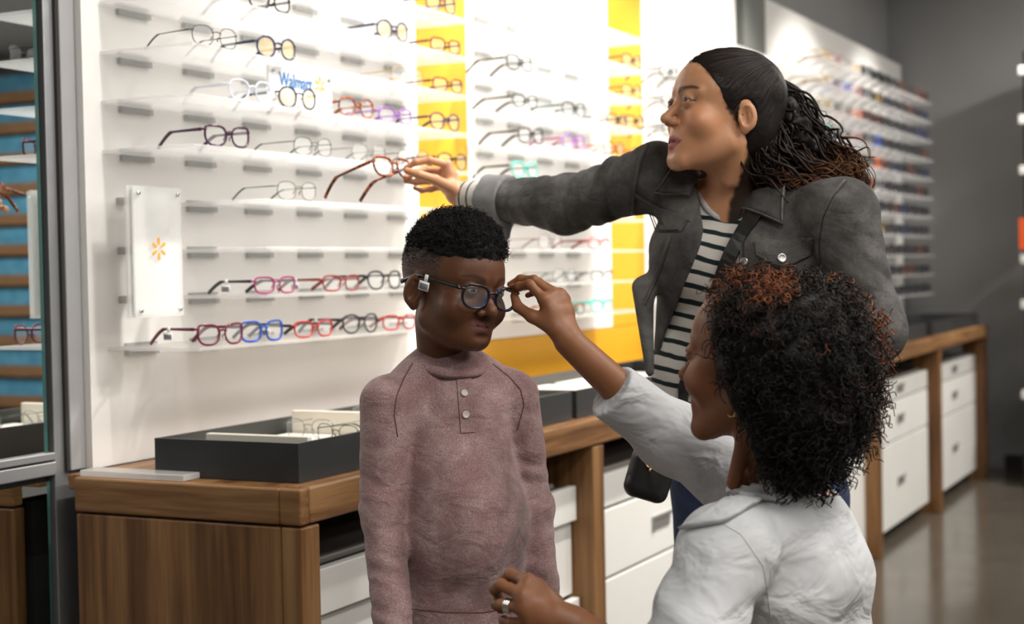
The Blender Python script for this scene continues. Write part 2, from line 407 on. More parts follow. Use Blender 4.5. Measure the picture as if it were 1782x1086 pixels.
# ---- logo marks
def spark(mb, c, r0, r1, w, y, t):
    """six pointed burst of rounded rays in the x-z plane, facing -y"""
    for k in range(6):
        a = math.pi/2 + k*math.pi/3
        dx, dz = math.cos(a), math.sin(a); nx, nz = -dz, dx
        pts = []
        for rr, ww in ((r0, w*.55), (r0+.15*(r1-r0), w*.8), (r1-.1*(r1-r0), w), (r1, w*.6)):
            pts.append((rr, ww))
        poly = [(c[0]+dx*rr+nx*ww, c[1]+dz*rr+nz*ww) for rr, ww in pts] + [(c[0]+dx*rr-nx*ww, c[1]+dz*rr-nz*ww) for rr, ww in pts[::-1]]
        mb.prism(poly, 1, y, y+t)
m_spark = mat('amber_print', (.85, .36, .02), .5)
m_blueink = mat('blue_print', (.05, .22, .55), .5)
def screw(par, x, y, z, r=.0045, ln=.004):
    M = Matrix.Translation((x, y, z)) @ Matrix.Rotation(math.pi/2, 4, 'X')
    o = MB().lathe([(r, 0), (r, ln), (r*.7, ln+.001)], 12, M=M).build('screw', M_STEEL, par); return o
# tall clear plaque in front of the three middle shelves
pl = tag(empty('logo_plaque', (2.5, 2.05, 1.36)), 'tall clear acrylic plaque with a small amber burst logo on the near wall', 'sign')
ys = 2.045
a = at_y(231, 323, ys); b_ = at_y(320, 541, ys)
px0, px1, pz1, pz0 = a[0], b_[0], a[2], 1.218
into(box('front_plate', (px0, ys, pz0), (px1, ys+.006, pz1), M_ACRYL, None, .001), pl)
into(box('back_plate', (px0-.006, ys+.012, pz0+.002), (px1-.003, ys+.018, pz1+.002), M_ACRYL, None, .001), pl)
into(box('insert_sheet', (px0+.004, ys+.0075, pz0+.006), (px1-.004, ys+.0105, pz1-.006), mat('white_insert', (.78, .77, .75), .4)), pl)
lg = MB(); cc = at_y(277, 433, ys-.001); spark(lg, (cc[0], cc[2]), .0075, .0225, .0033, ys-.0012, .001)
into(lg.build('burst_logo', m_spark), pl)
for sx in (px0+.014, px1-.014):
    for sz in (pz0+.014, pz1-.014):
        into(screw(None, sx, ys-.0005, sz), pl)
for sz in (1.4605, 1.359, 1.258):
    into(box('mount_clip', (2.505, ys+.018, sz-.012), (2.53, YW-.001, sz+.004), M_CLIP, None, .001), pl)
# small wordmark sign under the third shelf
def text_mesh(body, size, name):
    cu = bpy.data.curves.new(name, 'FONT'); cu.body = body; cu.size = size; cu.extrude = .0006; cu.offset = size*.012
    o = bpy.data.objects.new(name, cu); COL.objects.link(o)
    bpy.context.view_layer.update()
    dg = bpy.context.evaluated_depsgraph_get(); me = bpy.data.meshes.new_from_object(o.evaluated_get(dg))
    bpy.data.objects.remove(o); return me
def word_sign(x0, x1, z0, z1, y, label, txt=True):
    s = tag(empty('shelf_sign', ((x0+x1)/2, y, z0)), label, 'sign')
    into(box('plate', (x0, y, z0), (x1, y+.008, z1), mat('white_sign', (.86, .87, .87), .3), None, .001), s)
    if txt:
        me = text_mesh('Walmart', .044*(x1-x0)/.245, 'lettering'); w = max(v.co.x for v in me.vertices)
        me.transform(Matrix.Rotation(math.pi/2, 4, 'X')); me.transform(Matrix.Scale((x1-x0)*.52/w, 4, (1, 0, 0)))
        zt = z0+(z1-z0)*.50
        me.transform(Matrix.Translation((x0+(x1-x0)*.15, y-.0006, zt)))
        o = link('lettering', me, m_blueink); into(o, s)
        k = MB(); spark(k, (x0+(x1-x0)*.80, zt+.016), .006, .020, .003, y-.0012, .001); into(k.build('burst_logo', mat('amber_print_light', (.95, .55, .08), .5)), s)
    for sx in (x0+.012, x1-.012):
        for sz in (z0+.012, z1-.010):
            into(screw(None, sx, y-.0005, sz, .004), s)
    return s
word_sign(2.775, 3.020, 1.668, 1.752, 1.95, 'white wordmark sign with blue letters on the near display wall')
def poster(px0, px1, z0, z1, label):
    xa, xb = at_y(px0, 60, YW-.004)[0], at_y(px1, 60, YW-.004)[0]
    s = tag(empty('wall_poster', ((xa+xb)/2, YW-.002, z0)), label, 'poster')
    into(box('sheet', (xa, YW-.0035, z0), (xb, YW-.0004, z1), mat('bright_white_sheet', (.96, .96, .96), .25), None), s)
    for sx in (xa+.03, xb-.03): into(screw(None, sx, YW-.0036, z0+.02, .005), s)
poster(545, 692, 1.872, 2.45, 'blank bright white poster high on the near wall')
word_sign(4.62, 4.87, 1.468, 1.552, 1.95, 'blurred white sign with blue print between the arm and the wall', True)
poster(897, 1040, 1.772, 2.45, 'large bright white poster high on the wall behind the reaching arm')

# ------------------------------------------------------------------ eyeglasses
def outline(w, h, e, cat=0.0, n=28, drop=0.0):
    """lens outline: superellipse of half axes w/2, h/2, exponent e, upper outer corner pulled up by cat"""
    pts = []
    for k in range(n):
        a = 2*math.pi*k/n; c, s = math.cos(a), math.sin(a)
        x = w/2*math.copysign(abs(c)**(2/e), c); z = h/2*math.copysign(abs(s)**(2/e), s)
        if z > 0: z += cat*max(0, x/(w/2))**2*h*.25
        if z < 0: x *= 1-drop*(-z/(h/2))
        pts.append((x, z))
    return pts
_gm = {}
def glasses_meshes(style):
    if style in _gm: return _gm[style]
    w, h, e, cat, rim, br, drop = {
        'rect': (.052, .034, 3.0, .35, .0019, .017, .10), 'cat': (.053, .040, 2.6, .75, .0021, .016, .12),
        'round': (.047, .044, 2.1, .1, .0020, .020, 0), 'panto': (.050, .042, 2.4, .3, .0020, .019, .14),
        'wire': (.051, .040, 2.6, .1, .0009, .019, .05), 'square': (.053, .041, 3.0, .35, .0022, .016, .1),
        'fit': (.0525, .0385, 2.5, .65, .0019, .017, .12), 'sun': (.056, .044, 2.8, .4, .0026, .015, .12)}[style]
    n = 28; off = (w+br)/2; zc = h/2*1.0 + rim
    f = MB(); out = {}
    thin = rim < .0015
    for sgn in (1, -1):
        O = outline(w, h, e, cat, n, drop)
        P = [(sgn*(x+off), -.006*((x/(w/2)+1)/2)**2, z+zc) for x, z in O]
        f.tube(P, rim, 5 if thin else 6, True, (1.25, 1.0) if not thin else None)
    bz = zc+h*.16
    bp_ = [(x, .001, bz+.003*(1-(x/(br/2+.002))**2)) for x in np.linspace(-br/2-.002, br/2+.002, 7)]
    f.tube(bp_, rim*1.15, 6)
    fw = off+w/2; ht = zc+h*.22+cat*h*.12
    for sgn in (1, -1):                                   # end pieces and nose pads
        f.tube([(sgn*(fw-.003), -.004, ht), (sgn*(fw+.003), -.007, ht), (sgn*(fw+.004), -.013, ht)], rim*1.2, 6)
        f.tube([(sgn*(br/2+.0005), -.003, zc), (sgn*(br/2-.001), -.007, zc-.003), (sgn*(br/2+.001), -.008, zc-.008)], .0013, 5)
    out['front'] = f.mesh('frame_front')
    for nm, sgn in (('lensR', 1), ('lensL', -1)):
        l = MB(); O = outline(w*.985, h*.985, e, cat, n, drop)
        vs = [(sgn*(x+off), -.006*((x/(w/2)+1)/2)**2, z+zc) for x, z in O]
        l.add(vs+[(q[0], q[1]-.0012, q[2]) for q in vs], [tuple(range(n)), tuple(range(2*n-1, n-1, -1))]+[(i, (i+1) % n, (i+1) % n+n, i+n) for i in range(n)])
        out[nm] = l.mesh('lens')
    for nm, sgn in (('templeR', 1), ('templeL', -1)):
        t = MB(); x0 = sgn*(fw+.004); L_ = .138; zt = .0035
        pts = []; rr = []
        for k in range(17):
            u = k/16; y = -.012 - L_*min(u, 1)
            z = ht if u < .66 else ht - (ht-zt)*((u-.66)/.34)**1.35*(.7 if style == 'fit' else 1)
            x = x0 - sgn*.004*u*u*2 if style != 'fit' else x0 + sgn*.0095*math.sin(min(1, u*1.5)*math.pi/2)
            pts.append((x, y, z)); rr.append((.0023 if not thin else .0011)*(1.15-.35*min(1, u*1.6) + (.5 if u > .66 else 0)*(1 if not thin else 1.6)))
        t.tube(pts, rr, 6, False, (1.5, .55) if not thin else (1.1, .9), up=(0, 0, 1))
        out[nm] = t.mesh('temple')
    g = MB().box((-.0006, -.004, -.007), (.0006, .004, .005)); g.box((-.0008, -.015, -.0225), (.0008, .010, -.0071))
    out['tag'] = g.mesh('price_tag')
    b = MB(); yy = -.013
    rnd = random.Random(4)
    while yy < .008:
        w_ = rnd.choice((.0006, .0011, .0016))
        b.box((-.0011, yy, -.0205), (.0011, yy+w_, -.0105)); yy += w_+rnd.choice((.0007, .0011))
    out['bar'] = b.mesh('barcode')
    out['ht'] = ht; out['fw'] = fw
    _gm[style] = out
    return out
_cm = {}
def frame_mat(key):
    if key in _cm: return _cm[key]
    cols = {'black': (.012, .012, .013), 'navy': (.012, .024, .075), 'burgundy': (.14, .008, .035), 'blue': (.012, .075, .42), 'red': (.42, .02, .02),
            'pink': (.35, .04, .16), 'purple': (.055, .008, .045), 'green': (.012, .05, .032), 'clear': (.75, .8, .88), 'violet': (.28, .10, .42), 'grey': (.25, .26, .26),
            'brown': (.11, .03, .015), 'gold': (.55, .38, .14), 'lilac': (.55, .42, .75), 'teal': (.05, .55, .45), 'olive': (.12, .09, .02), 'orange': (.6, .12, .02), 'redbrown': (.25, .03, .03)}
    if key == 'tortoise':
        m = mat('tortoise_acetate', rough=.2)
        L(m, ramp(m, noise(m, 120, 2), [(.40, (.02, .008, .005)), (.52, (.42, .085, .015)), (.7, (.5, .11, .02))]), bsdf(m).inputs['Base Color'])
    elif key in ('gold', 'grey'): m = mat(key+'_wire', cols[key], .3, .8)
    elif key == 'clear': m = clear('clear_acetate', (.78, .83, .92), .6, .1)
    else:
        m = mat(key+'_acetate', cols[key], .22)
        vary(m, tuple(.75*c for c in cols[key]), tuple(min(1, 1.2*c) for c in cols[key]), 60)
    _cm[key] = m; return m
def mesh_var(me, m):
    k = (me.name_full, m.name)
    if k not in _cm:
        c = me.copy(); c.materials.clear(); c.materials.append(m); c.polygons.foreach_set('use_smooth', [len(p.vertices) == 4 for p in c.polygons]); _cm[k] = c
    return _cm[k]
SCN = {'lens': M_LENS, 'worn': M_LENSW, 'amber': M_LENSY, 'dark': M_LENSD}
m_tag = mat('white_tag', (.95, .95, .96), .5); m_bar = mat('barcode_ink', (.06, .06, .07), .6)
def glasses(loc, rz, style, front, temple=None, lens='lens', tagged=False, label='', group='', tilt=0, cat='glasses', name='eyeglasses', kids=True):
    gm = glasses_meshes(style); temple = temple or front
    o = tag(empty(name, loc, rz), label, cat, group)
    if tilt: o.rotation_euler = (tilt, 0, rz)
    def ch(nm, me, m):
        q = bpy.data.objects.new(nm, mesh_var(me, m)); COL.objects.link(q); q.parent = o; return q
    ch('frame_front', gm['front'], frame_mat(front))
    ch('lens', gm['lensR'], SCN[lens]); ch('lens', gm['lensL'], SCN[lens])
    ch('temple', gm['templeR'], frame_mat(temple)); t = ch('temple', gm['templeL'], frame_mat(temple))
    if tagged:
        p = ch('price_tag', gm['tag'], m_tag); p.location = (gm['fw']+(.0055 if style != 'fit' else .0155), -.085, gm['ht'])
        b = bpy.data.objects.new('barcode', mesh_var(gm['bar'], m_bar)); COL.objects.link(b); b.parent = p
    return o
YG = YS+.012
def gl(px, py, sh, *a, bay='near wall', dy=0, rot=9, **kw):
    """glasses whose front centre shows at px on shelf sh"""
    z = ZSH[sh]+.0005
    p = at_y(px, py, YG+dy)
    # local +y (front) looks along -y of the room, turned a little to the camera
    return glasses((p[0], p[1], z), math.pi-math.radians(rot), *a, **kw)
def G(lab): return dict(label=lab, group='eyeglasses on the display shelves')
gl(387, 590, 9, 'cat', 'burgundy', 'burgundy', tagged=True, **G('burgundy and lilac glasses at the left of the lowest shelf'))
gl(459, 585, 9, 'square', 'blue', 'black', tagged=False, **G('bright blue glasses on the lowest shelf'))
gl(549, 578, 9, 'rect', 'red', 'black', tagged=True, **G('red and black glasses on the lowest shelf'))
gl(630, 570, 9, 'panto', 'black', 'black', tagged=True, **G('black rounded glasses on the lowest shelf'))
gl(698, 565, 9, 'rect', 'red', 'redbrown', **G('red glasses on the lowest shelf beside the collar of the mauve shirt'))
gl(482, 505, 8, 'rect', 'pink', 'black', tagged=True, **G('black and pink glasses with a price tag on the second shelf from the bottom'))
gl(597, 500, 8, 'rect', 'redbrown', 'redbrown', tagged=True, **G('red brown glasses on the second shelf from the bottom'))
gl(672, 495, 8, 'panto', 'black', 'black', **G('black glasses just left of the worn navy pair'))
gl(520, 335, 6, 'wire', 'olive', 'green', **G('thin wire glasses alone on the shelf below the held tortoise pair'))
gl(399, 250, 5, 'cat', 'purple', 'purple', **G('dark purple glasses at the left of the fifth shelf'))
gl(548, 265, 5, 'wire', 'green', 'green', **G('thin dark green glasses right of the dark purple pair'))
gl(645, 272, 5, 'wire', 'grey', 'grey', **G('thin grey glasses behind the held tortoise pair'))
gl(722, 275, 5, 'wire', 'black', 'black', **G('thin black glasses just behind the holding fingers'))
gl(790, 285, 5, 'panto', 'olive', 'brown', **G('brown glasses before the yellow strip right of the holding hand'))
gl(439, 165, 4, 'panto', 'clear', 'clear', **G('clear transparent glasses on the near wall'))
gl(521, 178, 4, 'round', 'navy', 'navy', 'amber', **G('navy round glasses with amber lenses under the wordmark sign'))
gl(623, 192, 4, 'panto', 'tortoise', 'tortoise', **G('tortoise glasses right of the wordmark sign'))
gl(691, 205, 4, 'rect', 'violet', 'violet', **G('violet thin glasses between tortoise and navy pairs'))
gl(777, 215, 4, 'panto', 'navy', 'navy', **G('navy glasses before the yellow strip at mid height'))
gl(377, 70, 3, 'wire', 'black', 'black', **G('black wire glasses at the left above the clear pair'))
gl(484, 85, 3, 'round', 'navy', 'navy', 'amber', **G('navy round glasses with amber lenses above the wordmark sign'))
gl(712, 132, 3, 'wire', 'gold', 'gold', **G('gold wire glasses left of the yellow strip'))
gl(782, 150, 3, 'rect', 'brown', 'brown', **G('brown glasses before the yellow strip beside the gold pair'))
gl(473, 12, 2, 'rect', 'black', 'black', **G('black glasses cut by the top edge of the picture'))
gl(686, 58, 2, 'round', 'navy', 'navy', 'amber', **G('navy round glasses with amber lenses left of the yellow strip'))
gl(778, 82, 2, 'rect', 'brown', 'brown', **G('red brown glasses high before the yellow strip'))
gl(770, 12, 1, 'panto', 'navy', 'navy', **G('navy glasses at the top edge before the yellow strip'))
# second bay
for px, py, sh, st, fr, tm, lab in (
    (905, 48, 2, 'square', 'black', 'black', 'thick black glasses high on the second wall'),
    (915, 118, 3, 'rect', 'black', 'green', 'black glasses on the second wall below the thick pair'),
    (1000, 133, 3, 'square', 'black', 'green', 'black and green glasses right of the black pair on the second wall'),
    (1075, 155, 3, 'rect', 'black', 'olive', 'black olive glasses on the second wall left of the yellow strip'),
    (925, 178, 4, 'square', 'black', 'black', 'black glasses beside pink ones on the second wall'),
    (1000, 192, 4, 'panto', 'violet', 'pink', 'pink violet glasses on the second wall'),
    (1070, 207, 4, 'panto', 'tortoise', 'orange', 'orange tortoise glasses on the second wall'),
    (1115, 215, 4, 'rect', 'red', 'red', 'red glasses on the second wall by the denim shoulder'),
    (915, 238, 5, 'square', 'teal', 'black', 'teal glasses above the reaching arm'),
    (905, 300, 6, 'square', 'black', 'black', 'black glasses just above the denim sleeve'),
    (1010, 305, 6, 'rect', 'grey', 'black', 'grey glasses just above the denim sleeve'),
    (960, 428, 7, 'wire', 'brown', 'brown', 'faint brown glasses below the denim sleeve'),
    (1045, 430, 7, 'rect', 'red', 'redbrown', 'reddish glasses below the denim sleeve by the jacket'),
    (985, 485, 8, 'wire', 'green', 'green', 'faint green glasses above the pinching hand'),
    (1050, 482, 8, 'rect', 'grey', 'grey', 'grey glasses above the pinching hand by the jacket'),
    (1000, 538, 9, 'rect', 'green', 'orange', 'faint green and orange glasses beside the pinching hand'),
    (1050, 536, 9, 'square', 'teal', 'teal', 'faint teal glasses beside the jacket hem')):
    gl(px, py, sh, st, fr, tm, **G(lab))
for k, (px, py, sh, fr) in enumerate(((1100, 10, 1, 'black'), (1100, 62, 2, 'olive'), (1105, 112, 3, 'black'))):
    gl(px, py, sh, 'square', fr, fr, **G(('topmost', 'second', 'third')[k]+' pair down before the far yellow strip'))
for k, (px, py, sh) in enumerate(((1165, 18, 1), (1168, 75, 2), (1170, 120, 3), (1215, 40, 1))):
    gl(px, py, sh, 'square', 'black', 'black', **G('blurred black glasses on the third wall, '+ORD[k]+' counted from the top left'))
# sunglasses wall
rnd = random.Random(11)
pal = ['black', 'black', 'navy', 'black', 'brown', 'black', 'grey', 'blue', 'orange', 'purple', 'teal', 'redbrown']
for r, z in enumerate(ZF):
    for k in range(12):
        x = 7.22+k*.205+rnd.uniform(-.02, .02)
        fr = rnd.choice(pal[:6] if k > 5 else pal[4:]+['gold', 'grey', 'clear'])
        dark = k > 3
        gs_ = glasses((x, 1.915, z+.0022), math.pi-math.radians(8), 'sun' if dark else 'rect', fr, fr, 'dark' if dark else 'lens',
                label='blurred %s %s, %s from the left on the %s shelf of the far wall' % (fr if fr not in ('redbrown',) else 'reddish', 'sunglasses' if dark else 'glasses', ORD[k], ORD[r]),
                group='sunglasses on the far display wall', cat='sunglasses' if dark else 'glasses', name='sunglasses' if dark else 'eyeglasses')
        gs_.scale = (1.18, 1.18, 1.18)
# glasses lying in the near tray
for k, (x, y, fr) in enumerate(((2.62, 1.70, 'green'), (2.70, 1.82, 'grey'), (2.98, 1.72, 'olive'), (3.05, 1.86, 'grey'), (3.40, 1.75, 'grey'))):
    glasses((x, y, ZC+.042), math.radians(75+12*k), 'wire', fr, fr, label=fr+' wire glasses lying in the near tray, '+ORD[k]+' from the front', group='glasses in the near tray', tilt=0)
# ------------------------------------------------------------------ body modelling: smooth solids sampled to one surface
f32 = np.float32
def smin(a, b, k):
    h = np.clip(.5+.5*(b-a)/k, 0, 1); return b+(a-b)*h-k*h*(1-h)
def smax(a, b, k): return -smin(-a, -b, k)
def sph(p, c, r): return np.sqrt(((p-np.asarray(c, f32))**2).sum(1))-f32(r)
def ell(p, c, r, A=None):
    q = p-np.asarray(c, f32)
    if A is not None: q = q @ np.asarray(A, f32)
    r = np.asarray(r, f32); k0 = np.sqrt(((q/r)**2).sum(1)); k1 = np.sqrt(((q/(r*r))**2).sum(1))+f32(1e-9)
    return k0*(k0-1)/k1
def cone(p, a, b, ra, rb):
    a = np.asarray(a, f32); b = np.asarray(b, f32); ba = b-a; pa = p-a
    t = np.clip(pa @ ba/f32(ba @ ba+1e-12), 0, 1)
    return np.sqrt(((pa-t[:, None]*ba)**2).sum(1))-(f32(ra)+f32(rb-ra)*t)
def econe(p, a, b, ra, rb, wdir, wf):
    """tapered limb, stretched by wf along wdir"""
    w = np.asarray(wdir, f32); w = w/np.linalg.norm(w)
    a = np.asarray(a, f32); b = np.asarray(b, f32)
    sq = lambda q: q+np.outer(q @ w, w)*f32(1/wf-1) if q.ndim == 2 else q+(q @ w)*w*f32(1/wf-1)
    return cone(sq(p), sq(a), sq(b), ra, rb)
def rbox(p, c, hs, r, A=None):
    q = p-np.asarray(c, f32)
    if A is not None: q = q @ np.asarray(A, f32)
    q = np.abs(q)-(np.asarray(hs, f32)-f32(r))
    return np.sqrt((np.maximum(q, 0)**2).sum(1))+np.minimum(q.max(1), 0)-f32(r)
def chain(p, pts, rad, k=.006):
    d = None
    for i in range(len(pts)-1):
        e = cone(p, pts[i], pts[i+1], rad[i], rad[i+1]); d = e if d is None else smin(d, e, k)
    return d
_rs = np.random.RandomState(5); _lat = _rs.rand(32, 32, 32).astype(f32)*2-1
def vnoise(q):
    i = np.floor(q).astype(np.int32); f = (q-i).astype(f32); f = f*f*(3-2*f); i &= 31; j = (i+1) & 31
    x0, y0, z0 = i.T; x1, y1, z1 = j.T; fx, fy, fz = f.T
    a = _lat[x0, y0, z0]*(1-fx)+_lat[x1, y0, z0]*fx; b = _lat[x0, y1, z0]*(1-fx)+_lat[x1, y1, z0]*fx
    c = _lat[x0, y0, z1]*(1-fx)+_lat[x1, y0, z1]*fx; d = _lat[x0, y1, z1]*(1-fx)+_lat[x1, y1, z1]*fx
    return (a*(1-fy)+b*fy)*(1-fz)+(c*(1-fy)+d*fy)*fz
def wrinkle(p, M, sc, amp):
    """folds: noise in a frame M (rows = axes) stretched by sc (cycles per metre)"""
    q = (p @ np.asarray(M, f32).T)*np.asarray(sc, f32)
    n = vnoise(q); n2 = vnoise(q*2.1+7.3)
    return f32(amp)*((1-np.abs(n)*2)*.6+n2*.35)
def sample(fn, lo, hi, h):
    """evaluate fn near its zero set on a grid, return a smooth quad surface"""
    lo = np.asarray(lo, float); hi = np.asarray(hi, float); B = 8
    nb = np.maximum(1, np.ceil((hi-lo)/(h*B)).astype(int)); n = nb*B
    cx = [lo[i]+h*B*(np.arange(nb[i])+.5) for i in range(3)]
    C = np.stack(np.meshgrid(*cx, indexing='ij'), -1).reshape(-1, 3).astype(f32)
    dc = fn(C); act = np.abs(dc) < h*B*1.35
    V = np.repeat(np.repeat(np.repeat(dc.reshape(nb), B, 0), B, 1), B, 2).astype(f32)
    ii = np.argwhere(act.reshape(nb))
    o = np.stack(np.meshgrid(*[np.arange(B)]*3, indexing='ij'), -1).reshape(-1, 3)
    idx = (ii[:, None, :]*B+o[None]).reshape(-1, 3)
    for s in range(0, len(idx), 400000):
        q = idx[s:s+400000]; V[q[:, 0], q[:, 1], q[:, 2]] = fn((lo+h*q).astype(f32))
    S = V < 0
    m = np.zeros(n-1, np.int8)
    for a in (0, 1):
        for b in (0, 1):
            for c in (0, 1): m += S[a:n[0]-1+a, b:n[1]-1+b, c:n[2]-1+c]
    cells = np.argwhere((m > 0) & (m < 8)); x, y, z = cells.T
    acc = np.zeros((len(cells), 3)); cnt = np.zeros(len(cells))
    for ax in range(3):
        oth = [k for k in range(3) if k != ax]
        for u in (0, 1):
            for v in (0, 1):
                c0 = np.zeros(3, int); c0[oth[0]] = u; c0[oth[1]] = v; c1 = c0.copy(); c1[ax] = 1
                d0 = V[x+c0[0], y+c0[1], z+c0[2]]; d1 = V[x+c1[0], y+c1[1], z+c1[2]]
                cr = (d0 < 0) != (d1 < 0); t = np.where(cr, d0/np.where(cr, d0-d1, 1), 0)
                pt = np.tile(c0.astype(float), (len(cells), 1)); pt[:, ax] = t
                acc += pt*cr[:, None]; cnt += cr
    P = lo+h*(cells+acc/np.maximum(cnt, 1)[:, None])
    ID = np.full(n-1, -1, np.int32); ID[x, y, z] = np.arange(len(cells))
    faces = []
    for ax in range(3):
        b, c = (ax+1) % 3, (ax+2) % 3
        sl0 = [slice(None)]*3; sl1 = [slice(None)]*3; sl0[ax] = slice(0, -1); sl1[ax] = slice(1, None)
        d = S[tuple(sl0)] != S[tuple(sl1)]
        e = np.argwhere(d); e = e[(e[:, b] > 0) & (e[:, c] > 0) & (e[:, b] < n[b]-1) & (e[:, c] < n[c]-1)]
        if not len(e): continue
        ins = S[e[:, 0], e[:, 1], e[:, 2]]
        def g(db, dcc):
            q = e.copy(); q[:, b] -= db; q[:, c] -= dcc; return ID[q[:, 0], q[:, 1], q[:, 2]]
        f = np.stack([g(1, 1), g(0, 1), g(0, 0), g(1, 0)], 1)
        f[~ins] = f[~ins][:, ::-1]; faces.append(f)
    return P, np.concatenate(faces)
def to_mesh(name, parts):
    """parts: list of (P, faces[, colour]) joined into one mesh; colour -> attribute 'tint'"""
    vs = []; fs = []; cs = []; k = 0
    for q in parts:
        vs.append(q[0]); fs.append(np.asarray(q[1])+k); k += len(q[0])
        cs.append(q[2] if len(q) > 2 and q[2] is not None else np.ones((len(q[0]), 3)))
    Vv = np.concatenate(vs).astype(f32); Cc = np.concatenate(cs)
    me = bpy.data.meshes.new(name); me.vertices.add(len(Vv)); me.vertices.foreach_set('co', Vv.ravel())
    nl = sum(f.size for f in fs); npoly = sum(len(f) for f in fs)
    me.loops.add(nl); me.polygons.add(npoly)
    me.loops.foreach_set('vertex_index', np.concatenate([f.ravel() for f in fs]).astype(np.int32))
    tot = np.concatenate([np.full(len(f), f.shape[1]) for f in fs]); st = np.concatenate([[0], np.cumsum(tot)[:-1]])
    me.polygons.foreach_set('loop_start', st.astype(np.int32))
    me.polygons.foreach_set('use_smooth', np.ones(npoly, bool))
    at_ = me.color_attributes.new('tint', 'FLOAT_COLOR', 'POINT')
    at_.data.foreach_set('color', np.concatenate([Cc, np.ones((len(Cc), 1))], 1).astype(f32).ravel())
    me.update(calc_edges=True); me.validate()
    return me
def tint_mat(name, rough=.5, sss=0, spec=.4, bumps=None, sheen=0, coat=0):
    m = mat(name, rough=rough, spec=spec); a = N(m, 'ShaderNodeAttribute'); a.attribute_name = 'tint'
    L(m, a.outputs['Color'], bsdf(m).inputs['Base Color'])
    if sss:
        b = bsdf(m); b.inputs['Subsurface Weight'].default_value = sss; b.inputs['Subsurface Radius'].default_value = (1, .35, .2); b.inputs['Subsurface Scale'].default_value = .006
    if sheen: bsdf(m).inputs['Sheen Weight'].default_value = sheen
    if bumps: bump(m, noise(m, bumps[0], 4), bumps[1], bumps[2])
    return m
def frame(fwd, up):
    """rows: right, forward, up of a head looking along fwd"""
    f = np.asarray(fwd, float); f /= np.linalg.norm(f); u = np.asarray(up, float); r = np.cross(f, u); r /= np.linalg.norm(r); u = np.cross(r, f)
    return np.array([r, f, u])
def camdir(right, up, toward):
    """direction from picture right / picture up / toward the camera"""
    return right*RM[0]+up*RM[1]-toward*RM[2]
def lerp(a, b, t): return np.asarray(a)*(1-t)+np.asarray(b)*t
def smooth01(x, a, b): t = np.clip((x-a)/(b-a), 0, 1); return t*t*(3-2*t)
